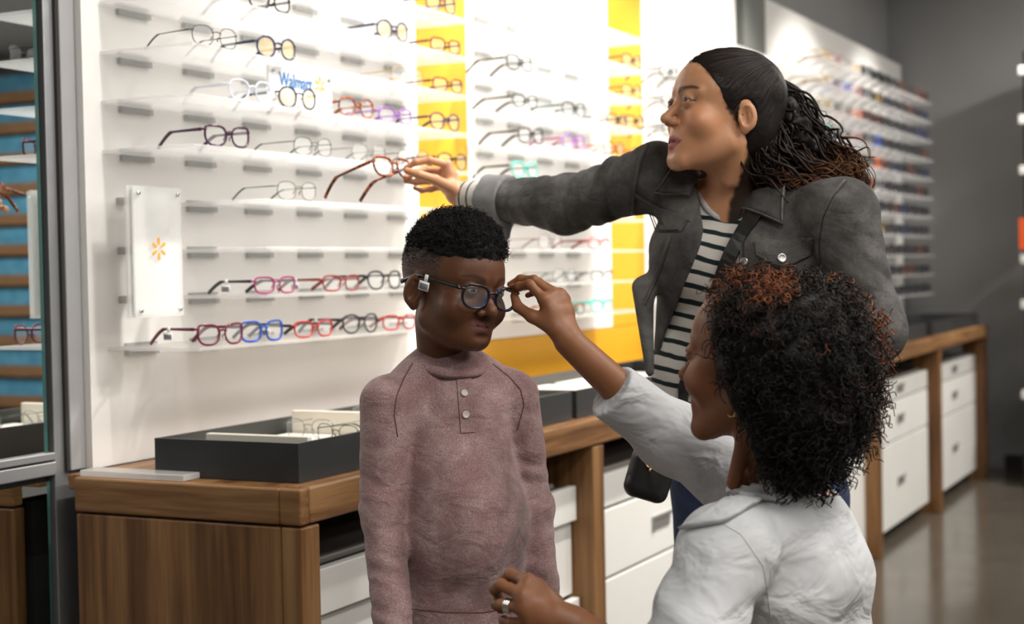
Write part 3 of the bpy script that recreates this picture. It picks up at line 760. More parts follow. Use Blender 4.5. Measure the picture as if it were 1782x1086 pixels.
# ---- head in its own frame: x right, y forward, z up, origin between the ear canals (metres, adult size)
EYE = (.0315, .0815, .027)
def head_sdf(p, o):
    ax = np.abs(p[:, 0]); q = np.stack([ax, p[:, 1], p[:, 2]], 1)          # mirrored copy
    ck = o.get('cheek', 0.0); jw = o.get('jaw', 1.0); ch = o.get('chin', 0.0)
    d = ell(p, (0, -.014, .050), (.074, .098, .084))
    fh = o.get('fore', 0.0); d = smin(d, ell(p, (0, .031+fh, .052), (.065, .062, .062)), .02)          # forehead
    d = smin(d, ell(p, (0, .030, -.020), (.060*jw, .058, .066)), .03)      # mid face
    d = smin(d, cone(q, (.050*jw, .004, -.040), (.016, .074, -.080+ch), .016, .014), .03)   # jaw
    d = smin(d, ell(p, (0, .079, -.078+ch), (.020, .015, .016)), .018)     # chin
    d = smin(d, ell(q, (.041, .060, -.010), (.024+ck, .025+ck, .024+ck)), .020)   # cheek
    d = smin(d, ell(p, (0, .074, -.042), (.030, .022, .026)), .016)        # muzzle
    d = smin(d, cone(q, (.012, .088, .044), (.046, .070, .043), .009*o.get('ridge', .8), .008*o.get('ridge', .8)), .014)  # brow ridge
    e = np.array(EYE)
    d = smax(d, -ell(q, (.030, .102, .0255), (.0155, .015, .0105)), .012)  # socket
    # nose
    nl = o.get('nose', 1.0); nw = o.get('nosew', 1.0)
    d = smin(d, cone(p, (0, .086, .028), (0, .100+.006*nl, -.001), .0068, .0085*nw), .010)
    d = smin(d, sph(p, (0, .105+.006*nl, -.006), .0088*nw), .006)
    d = smin(d, ell(q, (.0105*nw, .098, -.0105), (.0078*nw, .0095, .0072)), .005)
    d = smax(d, -ell(q, (.0058*nw, .104, -.0175), (.0036, .0065, .0042)), .003)
    # eye lids
    lid = sph(q, e, .0136)
    xx = (q[:, 0]-e[0])/.0125; hz = o.get('open', .0042)*np.clip(1-xx*xx, 0, 1)
    zz = q[:, 2]-e[2]+.0008
    alm = np.maximum(zz-hz*1.05, -zz-hz*.75)                               # < 0 in the opening
    lid = np.maximum(lid, -np.maximum(alm, .0-(q[:, 1]-e[1]-.004)))
    d = smin(d, lid, .004)
    # lips
    lw = o.get('lipw', 1.0); lf = o.get('lipf', 1.0); sm = o.get('smile', 0.0)
    mz = o.get('mz', -.044); og = o.get('mouth_open', 0.0)
    up1 = cone(q, (0, .0945, mz+.0045+og*.2), (.0245*lw, .0775, mz+.001+sm), .0045*lf, .0022)
    lo1 = cone(q, (0, .0930, mz-.0055-og), (.0235*lw, .0775, mz-.001+sm-og*.3), .0055*lf, .0024)
    d = smin(d, up1, .004); d = smin(d, lo1, .004)
    d = smax(d, -cone(q, (0, .1005, mz-og*.45), (.0265*lw, .0815, mz+sm), .0014+og*.5, .0010), .0025)
    d = smax(d, -cone(p, (0, .100, -.024), (0, .1015, -.034), .0016, .0022), .004)     # philtrum
    d = smax(d, -ell(p, (0, .0985, mz-.017-og), (.016, .006, .005)), .008)              # fold above the chin
    # ear
    ea = math.radians(o.get('ear_out', 20)); et = math.radians(-10)
    Rz = np.array([[math.cos(ea), -math.sin(ea), 0], [math.sin(ea), math.cos(ea), 0], [0, 0, 1]])
    Rx = np.array([[1, 0, 0], [0, math.cos(et), -math.sin(et)], [0, math.sin(et), math.cos(et)]])
    A = (Rz @ Rx); es = o.get('ear', 1.0); ec = np.array((.0695, -.012, .004))
    w = (q-ec.astype(f32)) @ A.astype(f32)
    w = w/f32(es)
    e1 = ell(w, (.006, -.004, .004), (.0085, .0195, .0300))
    e1 = smin(e1, ell(w, (.002, .004, -.022), (.006, .009, .011)), .008)   # lobe
    e1 = smax(e1, -ell(w, (.0140, .0, .004), (.0098, .0128, .0205)), .0018)
    e1 = smin(e1, cone(w, (.0075, -.0075, .014), (.0070, -.0085, -.010), .0036, .0034), .003)   # inner fold
    e1 = smin(e1, ell(w, (.0065, .0115, -.002), (.0042, .0040, .0065)), .004)             # tragus
    d = smin(d, e1*f32(es), .005)
    # neck
    nk = o.get('neck', 1.0); nb = np.asarray(o.get('neck_base', (0, -.045, -.175)))
    d = smin(d, cone(p, (0, -.022, -.045), nb, .050*nk, .053*nk), .022)
    d = smin(d, cone(q, (.046, -.014, -.035), (nb[0]*0+.012, nb[1]+.052, nb[2]+.02), .011*nk, .010*nk), .016) if o.get('scm', 1) else d
    return d
def head_paint(p, base, o):
    """pigment of the face: lips, brows, lash line, shaved hair; painted shade where the lips meet"""
    ax = np.abs(p[:, 0]); c = np.tile(np.asarray(base, float), (len(p), 1))
    c *= (1+.06*vnoise((p*90).astype(f32)))[:, None]
    blush = np.exp(-((ax-.043)**2/.018**2+(p[:, 2]+.008)**2/.018**2))*(p[:, 1] > .03)
    c = c*(1+blush[:, None]*np.array(o.get('blush', (.10, -.02, -.02))))
    lw = o.get('lipw', 1.0)*1.13; og = o.get('mouth_open', 0); sm = o.get('smile', 0)
    t = np.clip(ax/(.0235*lw), 0, 1); zc_ = o.get('mz', -.044)+sm*t*t
    hi = .0095*(1-t**2.2)+.0005; lo = (.0115+og)*(1-t**2.2)+.0005
    lip = ((p[:, 2] < zc_+hi) & (p[:, 2] > zc_-lo) & (ax < .0235*lw) & (p[:, 1] > .07)).astype(float)
    c = c*(1-lip[:, None])+lip[:, None]*np.asarray(o['lip'])
    seam = lip*np.exp(-((p[:, 2]-zc_+og*.45)/(.0012+og*.35))**2); c *= (1-.55*seam)[:, None]  # shade of the mouth crease painted as a darker line
    bc = np.asarray(o.get('brow', (.02, .012, .01)))
    bt = np.clip((ax-.012)/.042, 0, 1); bz = .0445+.0085*np.sin(bt*2.2)-.004*bt+o.get('browz', 0); bw = .0042*(1-.65*bt)*o.get('browt', 1)
    br = np.exp(-((p[:, 2]-bz)/bw)**2)*smooth01(ax, .011, .016)*(1-smooth01(ax, .048, .055))*(p[:, 1] > .04)
    br = np.clip(br*1.5, 0, 1)*o.get('brows', .85); c = c*(1-br[:, None])+bc*br[:, None]
    # lash line along the lids
    xx = (ax-EYE[0])/.0125; op = o.get('open', .0042); hz = op*np.clip(1-xx*xx, 0, 1)*1.05; zz = p[:, 2]-EYE[2]+.0008
    la = np.exp(-((zz-hz-.0006)/o.get('lashw', .0011))**2)*(np.abs(xx) < 1.12)*(p[:, 1] > .075)*o.get('lash', .8); c = c*(1-la[:, None])+np.array((.012, .008, .007))*la[:, None]
    sh = np.exp(-((zz-hz-.005)/.004)**2)*(np.abs(xx) < 1.3)*(p[:, 1] > .07)*o.get('shadow', 0); c = c*(1-.4*sh[:, None])
    if 'hairline' in o:
        hh = o['hairline'](p); hc = np.asarray(o.get('haircol', (.012, .010, .009))); c = c*(1-hh[:, None])+hc*hh[:, None]
    return c
def eyeball(name, parent, pos, R, gaze, s=1.0, iris=(.03, .015, .008)):
    """eyeball with iris and pupil, gaze in the head frame"""
    g = np.asarray(gaze, float); g /= np.linalg.norm(g)
    n = 24; m = 16; vs = []; cs = []
    t1 = np.cross(g, (0, 0, 1)); t1 /= np.linalg.norm(t1); t2 = np.cross(t1, g)
    for i in range(m+1):
        th = math.pi*i/m*(1 if i > 6 else 1)
        for k in range(n):
            a = 2*math.pi*k/n
            dloc = math.cos(th)*g+math.sin(th)*(math.cos(a)*t1+math.sin(a)*t2)
            vs.append(pos+.0122*s*(dloc @ R)); an = math.degrees(th)
            cs.append((.004, .004, .004) if an < 12 else (iris if an < 28 else (.42, .38, .36)))
    fs = [(i*n+k, (i+1)*n+k, (i+1)*n+(k+1) % n, i*n+(k+1) % n) for i in range(m) for k in range(n)]
    me = to_mesh(name, [(np.array(vs), np.array(fs), np.array(cs))])
    return link(name, me, M_EYE, parent)
M_EYE = tint_mat('eye', .08)
def curls(roots, dirs, length, coil, turns, thick, M=14, sides=3, droop=0.0, rs=None, taper=.6, wander=.3):
    """many helical strands as one (verts, faces); roots, dirs (N,3)"""
    rs = rs or np.random.RandomState(2); n = len(roots)
    length = np.broadcast_to(length, (n,)); coil = np.broadcast_to(coil, (n,)); turns = np.broadcast_to(turns, (n,))
    u = np.linspace(0, 1, M)
    D = dirs/np.linalg.norm(dirs, axis=1)[:, None]
    r = rs.randn(n, 3)*wander; D2 = D+r; D2 /= np.linalg.norm(D2, axis=1)[:, None]
    # axis of each strand: starts along D, bends to D2 and falls
    s = u[None, :, None]*length[:, None, None]
    A = roots[:, None, :]+D[:, None, :]*s*(1-.5*u[None, :, None])+D2[:, None, :]*s*.5*u[None, :, None]
    A[:, :, 2] -= droop*(s[:, :, 0]**2)
    e1 = np.cross(D, rs.randn(n, 3)); e1 /= np.linalg.norm(e1, axis=1)[:, None]; e2 = np.cross(D, e1)
    ph = 2*math.pi*(turns[:, None]*u[None]+rs.rand(n)[:, None])
    grow = np.minimum(1, u*4)[None, :, None]
    off = (np.cos(ph)[..., None]*e1[:, None]+np.sin(ph)[..., None]*e2[:, None])*coil[:, None, None]*grow
    Cn = A+off
    T = np.gradient(Cn, axis=1); T /= np.linalg.norm(T, axis=2)[..., None]+1e-9
    n1 = np.cross(T, off+1e-6); n1 /= np.linalg.norm(n1, axis=2)[..., None]+1e-9; n2 = np.cross(T, n1)
    th = thick*(1-(1-taper)*u)[None, :, None]
    ring = np.stack([Cn+th*(math.cos(2*math.pi*k/sides)*n1+math.sin(2*math.pi*k/sides)*n2) for k in range(sides)], 2)
    V = ring.reshape(-1, 3)
    base = np.arange(n)[:, None, None]*(M*sides); i = np.arange(M-1)[None, :, None]*sides; k = np.arange(sides)[None, None, :]; k2 = (k+1) % sides
    F = np.stack(np.broadcast_arrays(base+i+k, base+i+k2, base+i+sides+k2, base+i+sides+k), -1).reshape(-1, 4)
    return V, F, np.repeat(np.tile(u, n), sides)
def grad(fn, p, h=.001):
    p = np.asarray(p, f32); g = np.stack([fn(p+np.eye(3, dtype=f32)[i]*h)-fn(p-np.eye(3, dtype=f32)[i]*h) for i in range(3)], 1)
    return g/(np.linalg.norm(g, axis=1)[:, None]+1e-9)
def person(name, label, base):
    o = tag(empty(name, tuple(base)), label, 'person'); return o
def put(o, par):
    o.parent = par; o.matrix_parent_inverse = Matrix.Translation(-Vector(par.location)); return o
class Surf:
    """finds points of a finished surface along the line of sight or along any direction"""
    def __init__(s, meshes):
        vs = []; fs = []; k = 0
        for P, F in meshes: vs += [tuple(q) for q in P]; fs += [tuple(int(i)+k for i in f) for f in F]; k += len(P)
        s.t = BVHTree.FromPolygons(vs, fs)
    def hit(s, px, py, lift=0.0):
        d = Vector(at(px, py, 1.0)-CAM).normalized(); r = s.t.ray_cast(Vector(CAM), d)
        if r[0] is None: return None, None
        nrm = r[1] if r[1].dot(d) < 0 else -r[1]
        return np.array(r[0]+nrm*lift), np.array(nrm)
    def path(s, pts, lift=0.0, n=24):
        """dense line over the surface through pixel points"""
        pts = np.asarray(pts, float); seg = np.linalg.norm(np.diff(pts, axis=0), axis=1); t = np.concatenate([[0], np.cumsum(seg)])
        out = []; nr = []
        for u in np.linspace(0, t[-1], n):
            q = [np.interp(u, t, pts[:, i]) for i in (0, 1)]; h, m = s.hit(q[0], q[1], lift)
            if h is not None: out.append(h); nr.append(m)
        return np.array(out), np.array(nr)
    def patch(s, poly, lift, thick, n=7):
        """a cloth piece lying on the surface: four pixel corners (tl, tr, br, bl)"""
        poly = np.asarray(poly, float); vs = []
        for j in range(n):
            for i in range(n):
                u, v = i/(n-1), j/(n-1)
                q = (poly[0]*(1-u)+poly[1]*u)*(1-v)+(poly[3]*(1-u)+poly[2]*u)*v
                h, m = s.hit(q[0], q[1], lift)
                if h is None: h = vs[-1] if vs else at(q[0], q[1], 2.8)
                vs.append(h)
        vs = np.array(vs); G = vs.reshape(n, n, 3)
        nm = np.cross(np.gradient(G, axis=1), np.gradient(G, axis=0)).reshape(-1, 3); nm /= np.linalg.norm(nm, axis=1)[:, None]+1e-9
        if (nm @ (CAM-vs.mean(0))).mean() < 0: nm = -nm
        top = vs+nm*thick; fs = []
        for j in range(n-1):
            for i in range(n-1):
                a = j*n+i; fs.append((a+n*n, a+1+n*n, a+n+1+n*n, a+n+n*n)); fs.append((a, a+n, a+n+1, a+1))
        bd = [i for i in range(n)]+[j*n+n-1 for j in range(1, n)]+[(n-1)*n+i for i in range(n-2, -1, -1)]+[j*n for j in range(n-2, 0, -1)]
        for k in range(len(bd)):
            a, b = bd[k], bd[(k+1) % len(bd)]; fs.append((a, b, b+n*n, a+n*n))
        return MB().add(np.concatenate([vs, top]), fs)
# ---- hands: joints in world space
def hand_sdf(wrist, fore, fingers, thumb, fr, tr, palm_r, wr, fore_r):
    """fingers: list of joint lists (MCP, PIP, DIP, tip); thumb: CMC, MCP, IP, tip; fore: point up the forearm"""
    wrist = np.asarray(wrist, f32)
    def fn(p):
        d = cone(p, fore, wrist, fore_r, wr)
        for i, j in enumerate(fingers):
            d = smin(d, cone(p, lerp(wrist, j[0], .12), j[0], palm_r*.95, palm_r*.86), .014)
        for i in range(len(fingers)-1):
            d = smin(d, cone(p, lerp(wrist, fingers[i][0], .65), lerp(wrist, fingers[i+1][0], .65), palm_r*.8, palm_r*.8), .012)
        d = smin(d, cone(p, thumb[0], thumb[1], tr*1.45, tr*1.12), .016)
        for j, r in zip(fingers, fr):
            rad = [r*1.08, r*1.0, r*.9, r*.72]
            e = chain(p, j, rad, .003)
            for q in j[1:-1]: e = smin(e, sph(p, q, r*1.02), .003)
            d = smin(d, e, .0045)
        e = chain(p, thumb[1:], [tr*1.1, tr*1.0, tr*.75], .003)
        return smin(d, e, .006)
    return fn
def bounds_of(pts, m):
    P = np.array([np.asarray(q, float) for q in pts]); return P.min(0)-m, P.max(0)+m
def relaxed_hand(wrist, ddir, palm, side, s=1.0):
    """hanging hand; ddir along the fingers, palm normal, side = direction of the thumb"""
    w = np.asarray(wrist, float); d = np.asarray(ddir, float)/np.linalg.norm(ddir); n = np.asarray(palm, float); n = n-d*(n @ d); n /= np.linalg.norm(n)
    t = np.cross(d, n); t = t if t @ np.asarray(side) > 0 else -t
    fs = []
    for off, ln in ((.026, .90), (.009, 1.0), (-.009, .93), (-.025, .74)):
        m = w+s*(d*.088+t*off); a = m+s*ln*.042*(d*.92+n*.38); b = a+s*ln*.026*(d*.75+n*.66); c = b+s*ln*.02*(d*.6+n*.8); fs.append([m, a, b, c])
    th = [w+s*(d*.022+t*.022), w+s*(d*.05+t*.042+n*.012), w+s*(d*.078+t*.046+n*.022), w+s*(d*.10+t*.042+n*.03)]
    return fs, th
def nail(mb, tip, prev, up, r, ln=.010):
    """small curved finger nail on the back of a finger tip"""
    tip = np.asarray(tip, float); d = tip-np.asarray(prev, float); d /= np.linalg.norm(d); u = np.asarray(up, float); u = u-d*(u @ d); u /= np.linalg.norm(u); s = np.cross(d, u)
    vs = []
    for i in range(5):
        for j in range(5):
            a = (j/4-.5)*1.7; k = i/4
            vs.append(tip+d*(r*.55-ln*(1-k))+(u*math.cos(a)+s*math.sin(a)*.9)*r*(1.02 if 0 < j < 4 else .99)*(1-.12*k))
    mb.add(vs, [(i*5+j, i*5+j+1, i*5+j+6, i*5+j+5) for i in range(4) for j in range(4)])
# ------------------------------------------------------------------ the boy
EX = np.array([math.sin(YAW), -math.cos(YAW), 0.0]); EZ = np.array([0, 0, 1.0]); EY = -np.array([math.cos(YAW), math.sin(YAW), 0.0])   # picture right, up, toward camera
M_SKIN_D = tint_mat('brown_skin', .46, .12, .35, (220, .08, .0006))
bs = .915
bc0 = at(784, 519, 2.50); th = math.radians(43)
bR = frame(camdir(math.sin(th)*.985, -.17, math.cos(th)*.985), RM[1]+.085*RM[0])
def b_loc(p): return ((p-bc0.astype(f32)) @ bR.T.astype(f32))/f32(bs)
bnb = (at(772, 650, 2.545)-bc0) @ bR.T/bs
def fade(p):
    back = 1-smooth01(p[:, 1], .030, .046)
    a = smooth01(p[:, 2]+.35*np.clip(-p[:, 1]-.04, 0, .1), .006, .082)*.74*back*(p[:, 2] > -.02)
    ear = (np.abs(p[:, 0]) > .073) & (p[:, 2] < .045)
    top = smooth01(p[:, 2], .080, .092)
    n = .75+.5*np.abs(vnoise((p*700).astype(f32)))
    return np.clip(np.maximum(np.where(ear, 0, a)*n, top*.97), 0, 1)
BO = dict(lip=(.145, .052, .042), nosew=1.22, jaw=.94, cheek=.0045, chin=.019, lipf=.82, smile=.003, ear=.97, open=.0034, fore=.004, ridge=.5, lipw=1.12, mz=-.035, neck=.84,
          neck_base=tuple(bnb), scm=0, hairline=fade, haircol=(.026, .017, .012), blush=(.06, -.02, -.02), brows=.7)
boy = person('person', 'small person in a mauve long-sleeved henley trying on dark glasses', (bc0[0], bc0[1], 0))
def boy_head(p):
    return head_sdf(b_loc(p), BO)*f32(bs)
lo, hi = bc0-.15, bc0+.15; lo[2] = bc0[2]-.175; hi[2] = bc0[2]+.14
P, F = sample(boy_head, lo, hi, .0019)
skin_b = (.122, .048, .022)
parts = [(P, F, head_paint(b_loc(P.astype(f32)), skin_b, BO))]
# joints
sL, eL, wL = at(674, 700, 2.475), at(666, 885, 2.47), at(684, 1095, 2.43)
sR, eR, wR = at(893, 690, 2.565), at(926, 885, 2.585), at(946, 1090, 2.55)
tA, tB, tC = at(788, 728, 2.535), at(804, 900, 2.525), at(808, 1078, 2.53)
TX = EX*math.cos(.2)-EY*math.sin(.2)                       # across the shoulders
def boy_body(p):
    d = econe(p, tA, tC, .068, .070, TX, 1.25)
    d = smin(d, cone(p, sL, eL, .03, .026), .03); d = smin(d, cone(p, eL, wL, .026, .019), .02)
    d = smin(d, cone(p, sR, eR, .03, .026), .03); d = smin(d, cone(p, eR, wR, .026, .019), .02)
    return d
pts = [sL, eL, wL, sR, eR, wR, tA, tC]; lo, hi = bounds_of(pts, .11)
P, F = sample(boy_body, lo, hi, .008); parts.append((P, F, np.tile(skin_b, (len(P), 1))))
for w, e, sd in ((wL, eL, -1), (wR, eR, 1)):
    dd = (w-e)/np.linalg.norm(w-e); w2 = w+dd*.03
    fs, tm = relaxed_hand(w2, dd, -sd*EX, EY, .8)
    fn = hand_sdf(w2, w-dd*.02, fs, tm, [.0066]*4, .0072, .0095, .019, .021)
    lo, hi = bounds_of([w]+[q for f_ in fs for q in f_]+tm, .03); P, F = sample(fn, lo, hi, .003); parts.append((P, F, np.tile(skin_b, (len(P), 1))))
bbody = put(link('body', to_mesh('body', parts), M_SKIN_D), boy)
for s in (1, -1): put(eyeball('eye', None, bc0+(np.array((s*EYE[0], EYE[1], EYE[2]))*bs) @ bR, bR, (.12, 1, -.22), bs, (.012, .007, .005)), boy)
# hair: tight curls on top
def cap(p):
    q = b_loc(p)
    d = ell(q, (0, -.012, .064), (.0740, .0965, .091))
    d = smin(d, ell(q, (0, .027, .092), (.060, .053, .052)), .03)
    cut = .081-q[:, 2]+.10*np.clip(np.abs(q[:, 0])-.05, 0, 1)*0-.012*smooth01(q[:, 1], .0, .08)*1.0+.18*np.clip(-q[:, 1]-.07, 0, 1)*0
    d = smax(d, cut, .006)
    return (d+.0032*vnoise(q*f32(75))+.0022*vnoise(q*f32(160)+3))*f32(bs)
lo, hi = bc0-.13, bc0+.15; lo[2] = bc0[2]+.03; hi[2] = bc0[2]+.18
P, F = sample(cap, lo, hi, .0032)
nr = grad(cap, P, .003)
rs = np.random.RandomState(3); q = b_loc(P.astype(f32))
okv = np.where((q[:, 2] > .086))[0]; sel = okv[rs.randint(0, len(okv), 5200)]
root = P[sel]+rs.randn(len(sel), 3)*.001-nr[sel]*.003
Vc, Fc, uc = curls(root, nr[sel]+rs.randn(len(sel), 3)*.45, rs.uniform(.006, .0135, len(sel)), rs.uniform(.0016, .0030, len(sel)), rs.uniform(1.2, 2.2, len(sel)), .00055, 11, 3, 0, rs, .7, .5)
# short stubble of the fade
hP = parts[0][0]; hq = b_loc(hP.astype(f32)); hn = grad(boy_head, hP, .003)
wgt = np.clip(smooth01(hq[:, 2], .020, .085), 0, 1)*(1-smooth01(hq[:, 1], .022, .040))*((np.abs(hq[:, 0]) < .0725) | (hq[:, 2] > .045))*(hq[:, 2] < .10)
pk = rs.choice(len(hP), 5200, p=wgt/wgt.sum()); dn = hn[pk]+rs.randn(len(pk), 3)*.35; dn[:, 2] -= .5
Vf, Ff, uf = curls(hP[pk]+rs.randn(len(pk), 3)*.0006, dn, .0018+.0042*smooth01(hq[pk][:, 2], .045, .085), .0003, .6, .00022, 5, 3, 0, rs, .6, .3)
M_HAIRB = mat('black_curly_hair', (.009, .008, .0075), .6, 0, .22)
put(link('hair', to_mesh('hair', [(P, F, None), (Vc, Fc, None), (Vf, Ff, None)]), M_HAIRB), boy)
# shirt
AXL = frame(eL-sL, EY); AXT = np.array([TX, np.cross(EZ, TX), EZ])
pelv = at(806, 1085, 2.53)
def shirt(p):
    d = econe(p, tA, tB, .080, .083, TX, 1.24)
    d = smin(d, econe(p, tB, at(811, 1092, 2.53), .083, .080, TX, 1.24), .03)
    d = smin(d, ell(p, at(812, 905, 2.47), (.07, .07, .11)), .05)                       # belly
    nk = at(779, 648, 2.545)
    d = smin(d, cone(p, nk+EX*.02, sR-EZ*.002, .053, .041), .035)
    d = smin(d, cone(p, nk-EX*.02, sL-EZ*.004, .052, .042), .035)
    w = wrinkle(p, AXT, (9, 9, 7), .0050)+wrinkle(p, np.array([TX*.8-EZ*.6, AXT[1], TX*.6+EZ*.8]), (26, 12, 5), .0055)
    body = d+w*.9
    aL = smin(cone(p, sL, eL, .0435, .0370), cone(p, eL, wL, .0370, .0330), .02)
    aR = smin(cone(p, sR, eR, .0420, .0360), cone(p, eR, wR, .0360, .0320), .02)
    wl = wrinkle(p, np.array([EX, EY, EZ+.25*EX]), (10, 10, 34), .0058)*smooth01(-(p[:, 2]-f32(eL[2]+.13)), 0, .12)
    arms = np.minimum(aL, aR)+wl
    d = smin(body, arms, .012)
    # cut at cuffs and hem
    return d
lo, hi = bounds_of([sL, eL, wL, sR, eR, wR, tA, tC, at(776, 640, 2.55)], .075); lo[2] = at(808, 1083, 2.53)[2]
P1, F1 = sample(shirt, lo, hi, .0036)
lo2, hi2 = lo.copy(), hi.copy()
m_shirt = mat('mauve_heather_jersey', rough=.9, spec=.15); bsdf(m_shirt).inputs['Sheen Weight'].default_value = .25
n1 = noise(m_shirt, 1, 3, .7, mscale=(640, 640, 1250)); n2 = noise(m_shirt, 24, 4)
ad = N(m_shirt, 'ShaderNodeMath', operation='MULTIPLY_ADD'); L(m_shirt, n2, ad.inputs[0]); ad.inputs[1].default_value = .35; L(m_shirt, n1, ad.inputs[2])
L(m_shirt, ramp(m_shirt, ad.outputs[0], [(.46, (.150, .072, .075)), (.62, (.275, .155, .155)), (.74, (.385, .255, .25)), (.86, (.62, .50, .49))]), bsdf(m_shirt).inputs['Base Color'])
folds(m_shirt, 16, (1, 1, 1.7), .016, .55, n1, .35, .0012, (.3, .5, 0))
shirt_o = put(link('henley_shirt', to_mesh('henley_shirt', [(P1, F1, None)]), m_shirt), boy)
S = Surf([(P1, F1)])
# collar band
cb = MB(); cc = at(784, 617, 2.53); ring = []
for k in range(40):
    a = 2*math.pi*k/40; x = .0625*math.cos(a); y = .060*math.sin(a)
    c = cc+TX*x+AXT[1]*(-y)*0+np.cross(TX, EZ)*0
    fwd = np.cross(EZ, TX); fwd = fwd if fwd @ EY > 0 else -fwd
    z = -.0145*math.sin(a)-.005-.004*math.cos(a)
    for (dr, dz) in ((.94, -.001), (.975, .000), (1.015, -.011), (.97, -.017)):
        ring.append(cc+(TX*x+fwd*y)*dr+EZ*(z+dz))
cb.add(ring, [(4*k+i, 4*((k+1) % 40)+i, 4*((k+1) % 40)+(i+1) % 4, 4*k+(i+1) % 4) for k in range(40) for i in range(4)])
put(cb.build('collar_band', m_shirt, None, True), shirt_o)
shirt_o.children[0].parent = shirt_o
m_thread = mat('mauve_seam', (.13, .06, .062), .9)
put(S.patch([(793, 640), (818, 640), (826, 752), (802, 754)], -.001, .0030, 9).build('placket', m_shirt), shirt_o)
def seam(poly, m, par, r=.0009, n=26, nm='seam', lift=.0003, surf=None):
    q, _ = (surf or S).path(poly, lift, n)
    if len(q) > 2: return put(MB().tube(q, r, 5).build(nm, m, None, True), par)
for poly in ([(718, 632), (702, 660), (690, 690), (686, 722), (692, 760)], [(858, 634), (885, 655), (906, 678), (912, 705), (900, 748)],
             [(793, 640), (802, 754)], [(818, 640), (826, 752)], [(802, 754), (826, 752)], [(804, 742), (825, 740)], [(716, 1060), (780, 1066), (840, 1066), (905, 1056)]):
    seam(poly, m_thread, shirt_o)
m_btn = mat('cream_button', (.66, .60, .52), .35)
for px, py in ((807, 685), (810, 722)):
    h, nrm = S.hit(px, py, .0032)
    A = Vector(nrm).to_track_quat('Z', 'Y').to_matrix().to_4x4(); A.translation = Vector(h)
    put(MB().lathe([(.0058, 0), (.0060, .0012), (.0050, .0022), (.0040, .0014), (.0012, .0014)], 18, M=A).build('button', m_btn, None, True), shirt_o)
# trousers and shoes
m_pants = vary(mat('black_trousers', rough=.85), (.010, .010, .012), (.016, .016, .018), 30)
ft = [np.array([*(pelv-EX*.055)[:2], .06]), np.array([*(pelv+EX*.055)[:2], .06])]
def pants(p):
    d = econe(p, at(808, 1082, 2.53), pelv-EZ*.08, .073, .078, TX, 1.22)
    for s, f_ in zip((-1, 1), ft):
        hp = pelv+EX*.05*s-EZ*.08; kn = lerp(hp, f_, .52); d = smin(d, cone(p, hp, kn, .066, .050), .03); d = smin(d, cone(p, kn, f_, .050, .042), .02)
    return np.maximum(d, p[:, 2]-f32(at(808, 1079, 2.53)[2]))
lo, hi = bounds_of(ft+[pelv+EZ*.05], .12); lo[2] = .02
P, F = sample(pants, lo, hi, .007); put(link('trousers', to_mesh('trousers', [(P, F, None)]), m_pants), boy)
m_shoe = mat('dark_shoe', (.02, .02, .022), .5)
for f_ in ft:
    def shoe(p, f_=f_):
        g0 = np.array([f_[0], f_[1], 0]); d = smin(ell(p, g0+EZ*.05, (.042, .042, .05)), ell(p, g0+EY*.07+EZ*.03, (.045, .075, .04), np.array([EX, EY, EZ]).T), .03)
        return np.maximum(d, -p[:, 2]+f32(.002))
    g0 = np.array([f_[0], f_[1], .05]); P, F = sample(shoe, g0-.17, g0+.17, .007); put(link('shoe', to_mesh('shoe', [(P, F, None)]), m_shoe), boy)
# the glasses he wears
bg = glasses((0, 0, 0), 0, 'fit', 'black', 'black', 'worn', True, 'dark navy glasses with a price tag worn by the person in mauve', 'eyeglasses on the display shelves')
gp = bc0+(np.array((0, .1055, -.0045))*bs) @ bR
Mg = Matrix([[*(bR.T[i]*.945), gp[i]] for i in range(3)]+[[0, 0, 0, 1]])
tl = Matrix.Rotation(math.radians(-3), 4, 'X')
bg.matrix_world = Mg @ tl

gm = glasses_meshes('fit'); nv = bpy.data.objects.new('navy_inlay', mesh_var(gm['front'], frame_mat('blue'))); COL.objects.link(nv); nv.parent = bg
nv.scale = (.992, .9, .985); nv.location = (0, -.0016, .0004)
# ------------------------------------------------------------------ the woman in the denim jacket
M_SKIN_L = tint_mat('tan_skin', .42, .15, .4, (200, .06, .0006))
wc0 = at(1256, 216, 2.80); th = math.radians(72); ws = 1.0
wR_ = frame(camdir(-math.sin(th), .10, math.cos(th)), RM[1]+.03*RM[0])
def w_loc(p): return ((p-wc0.astype(f32)) @ wR_.T.astype(f32))/f32(ws)
wNB = at(1285, 345, 2.87)
wnb = (wNB-wc0) @ wR_.T/ws
def hl(z):  # front edge of the hair, head frame
    return np.interp(z, [-.06, -.02, .0, .02, .04, .06, .08, .10, .118], [-.03, -.022, .006, .028, .038, .050, .064, .074, .082])
def w_hairline(p):
    h = smooth01(hl(p[:, 2])+.004*vnoise((p*120).astype(f32))-p[:, 1], -.003, .007)
    return np.where((np.abs(p[:, 0]) > .072) & (p[:, 2] < .042) & (p[:, 1] > -.04), 0, h)*.96
WO = dict(lip=(.40, .095, .10), mouth_open=.0042, nose=1.12, nosew=.95, shadow=1.0, ridge=.6, lipf=1.1, open=.0027, lashw=.0017, jaw=.97, chin=.003, neck=.96, neck_base=tuple(wnb), brow=(.03, .015, .01),
          brows=.9, browt=1.25, lash=1.0, hairline=w_hairline, haircol=(.010, .007, .006), ear=.88, blush=(.14, -.04, -.06))
wom = person('person', 'standing person in a faded black denim jacket and striped top reaching to the shelf', (at(1245, 800, 2.92)[0], at(1245, 800, 2.92)[1], 0))
skin_w = (.55, .272, .145)
wRS, wRE, wRW = at(1142, 306, 2.90), at(985, 358, 3.06), at(812, 342, 3.20)     # reaching arm
wLS, wLE, wLW = at(1462, 372, 2.74), at(1516, 575, 2.72), at(1440, 760, 2.72)
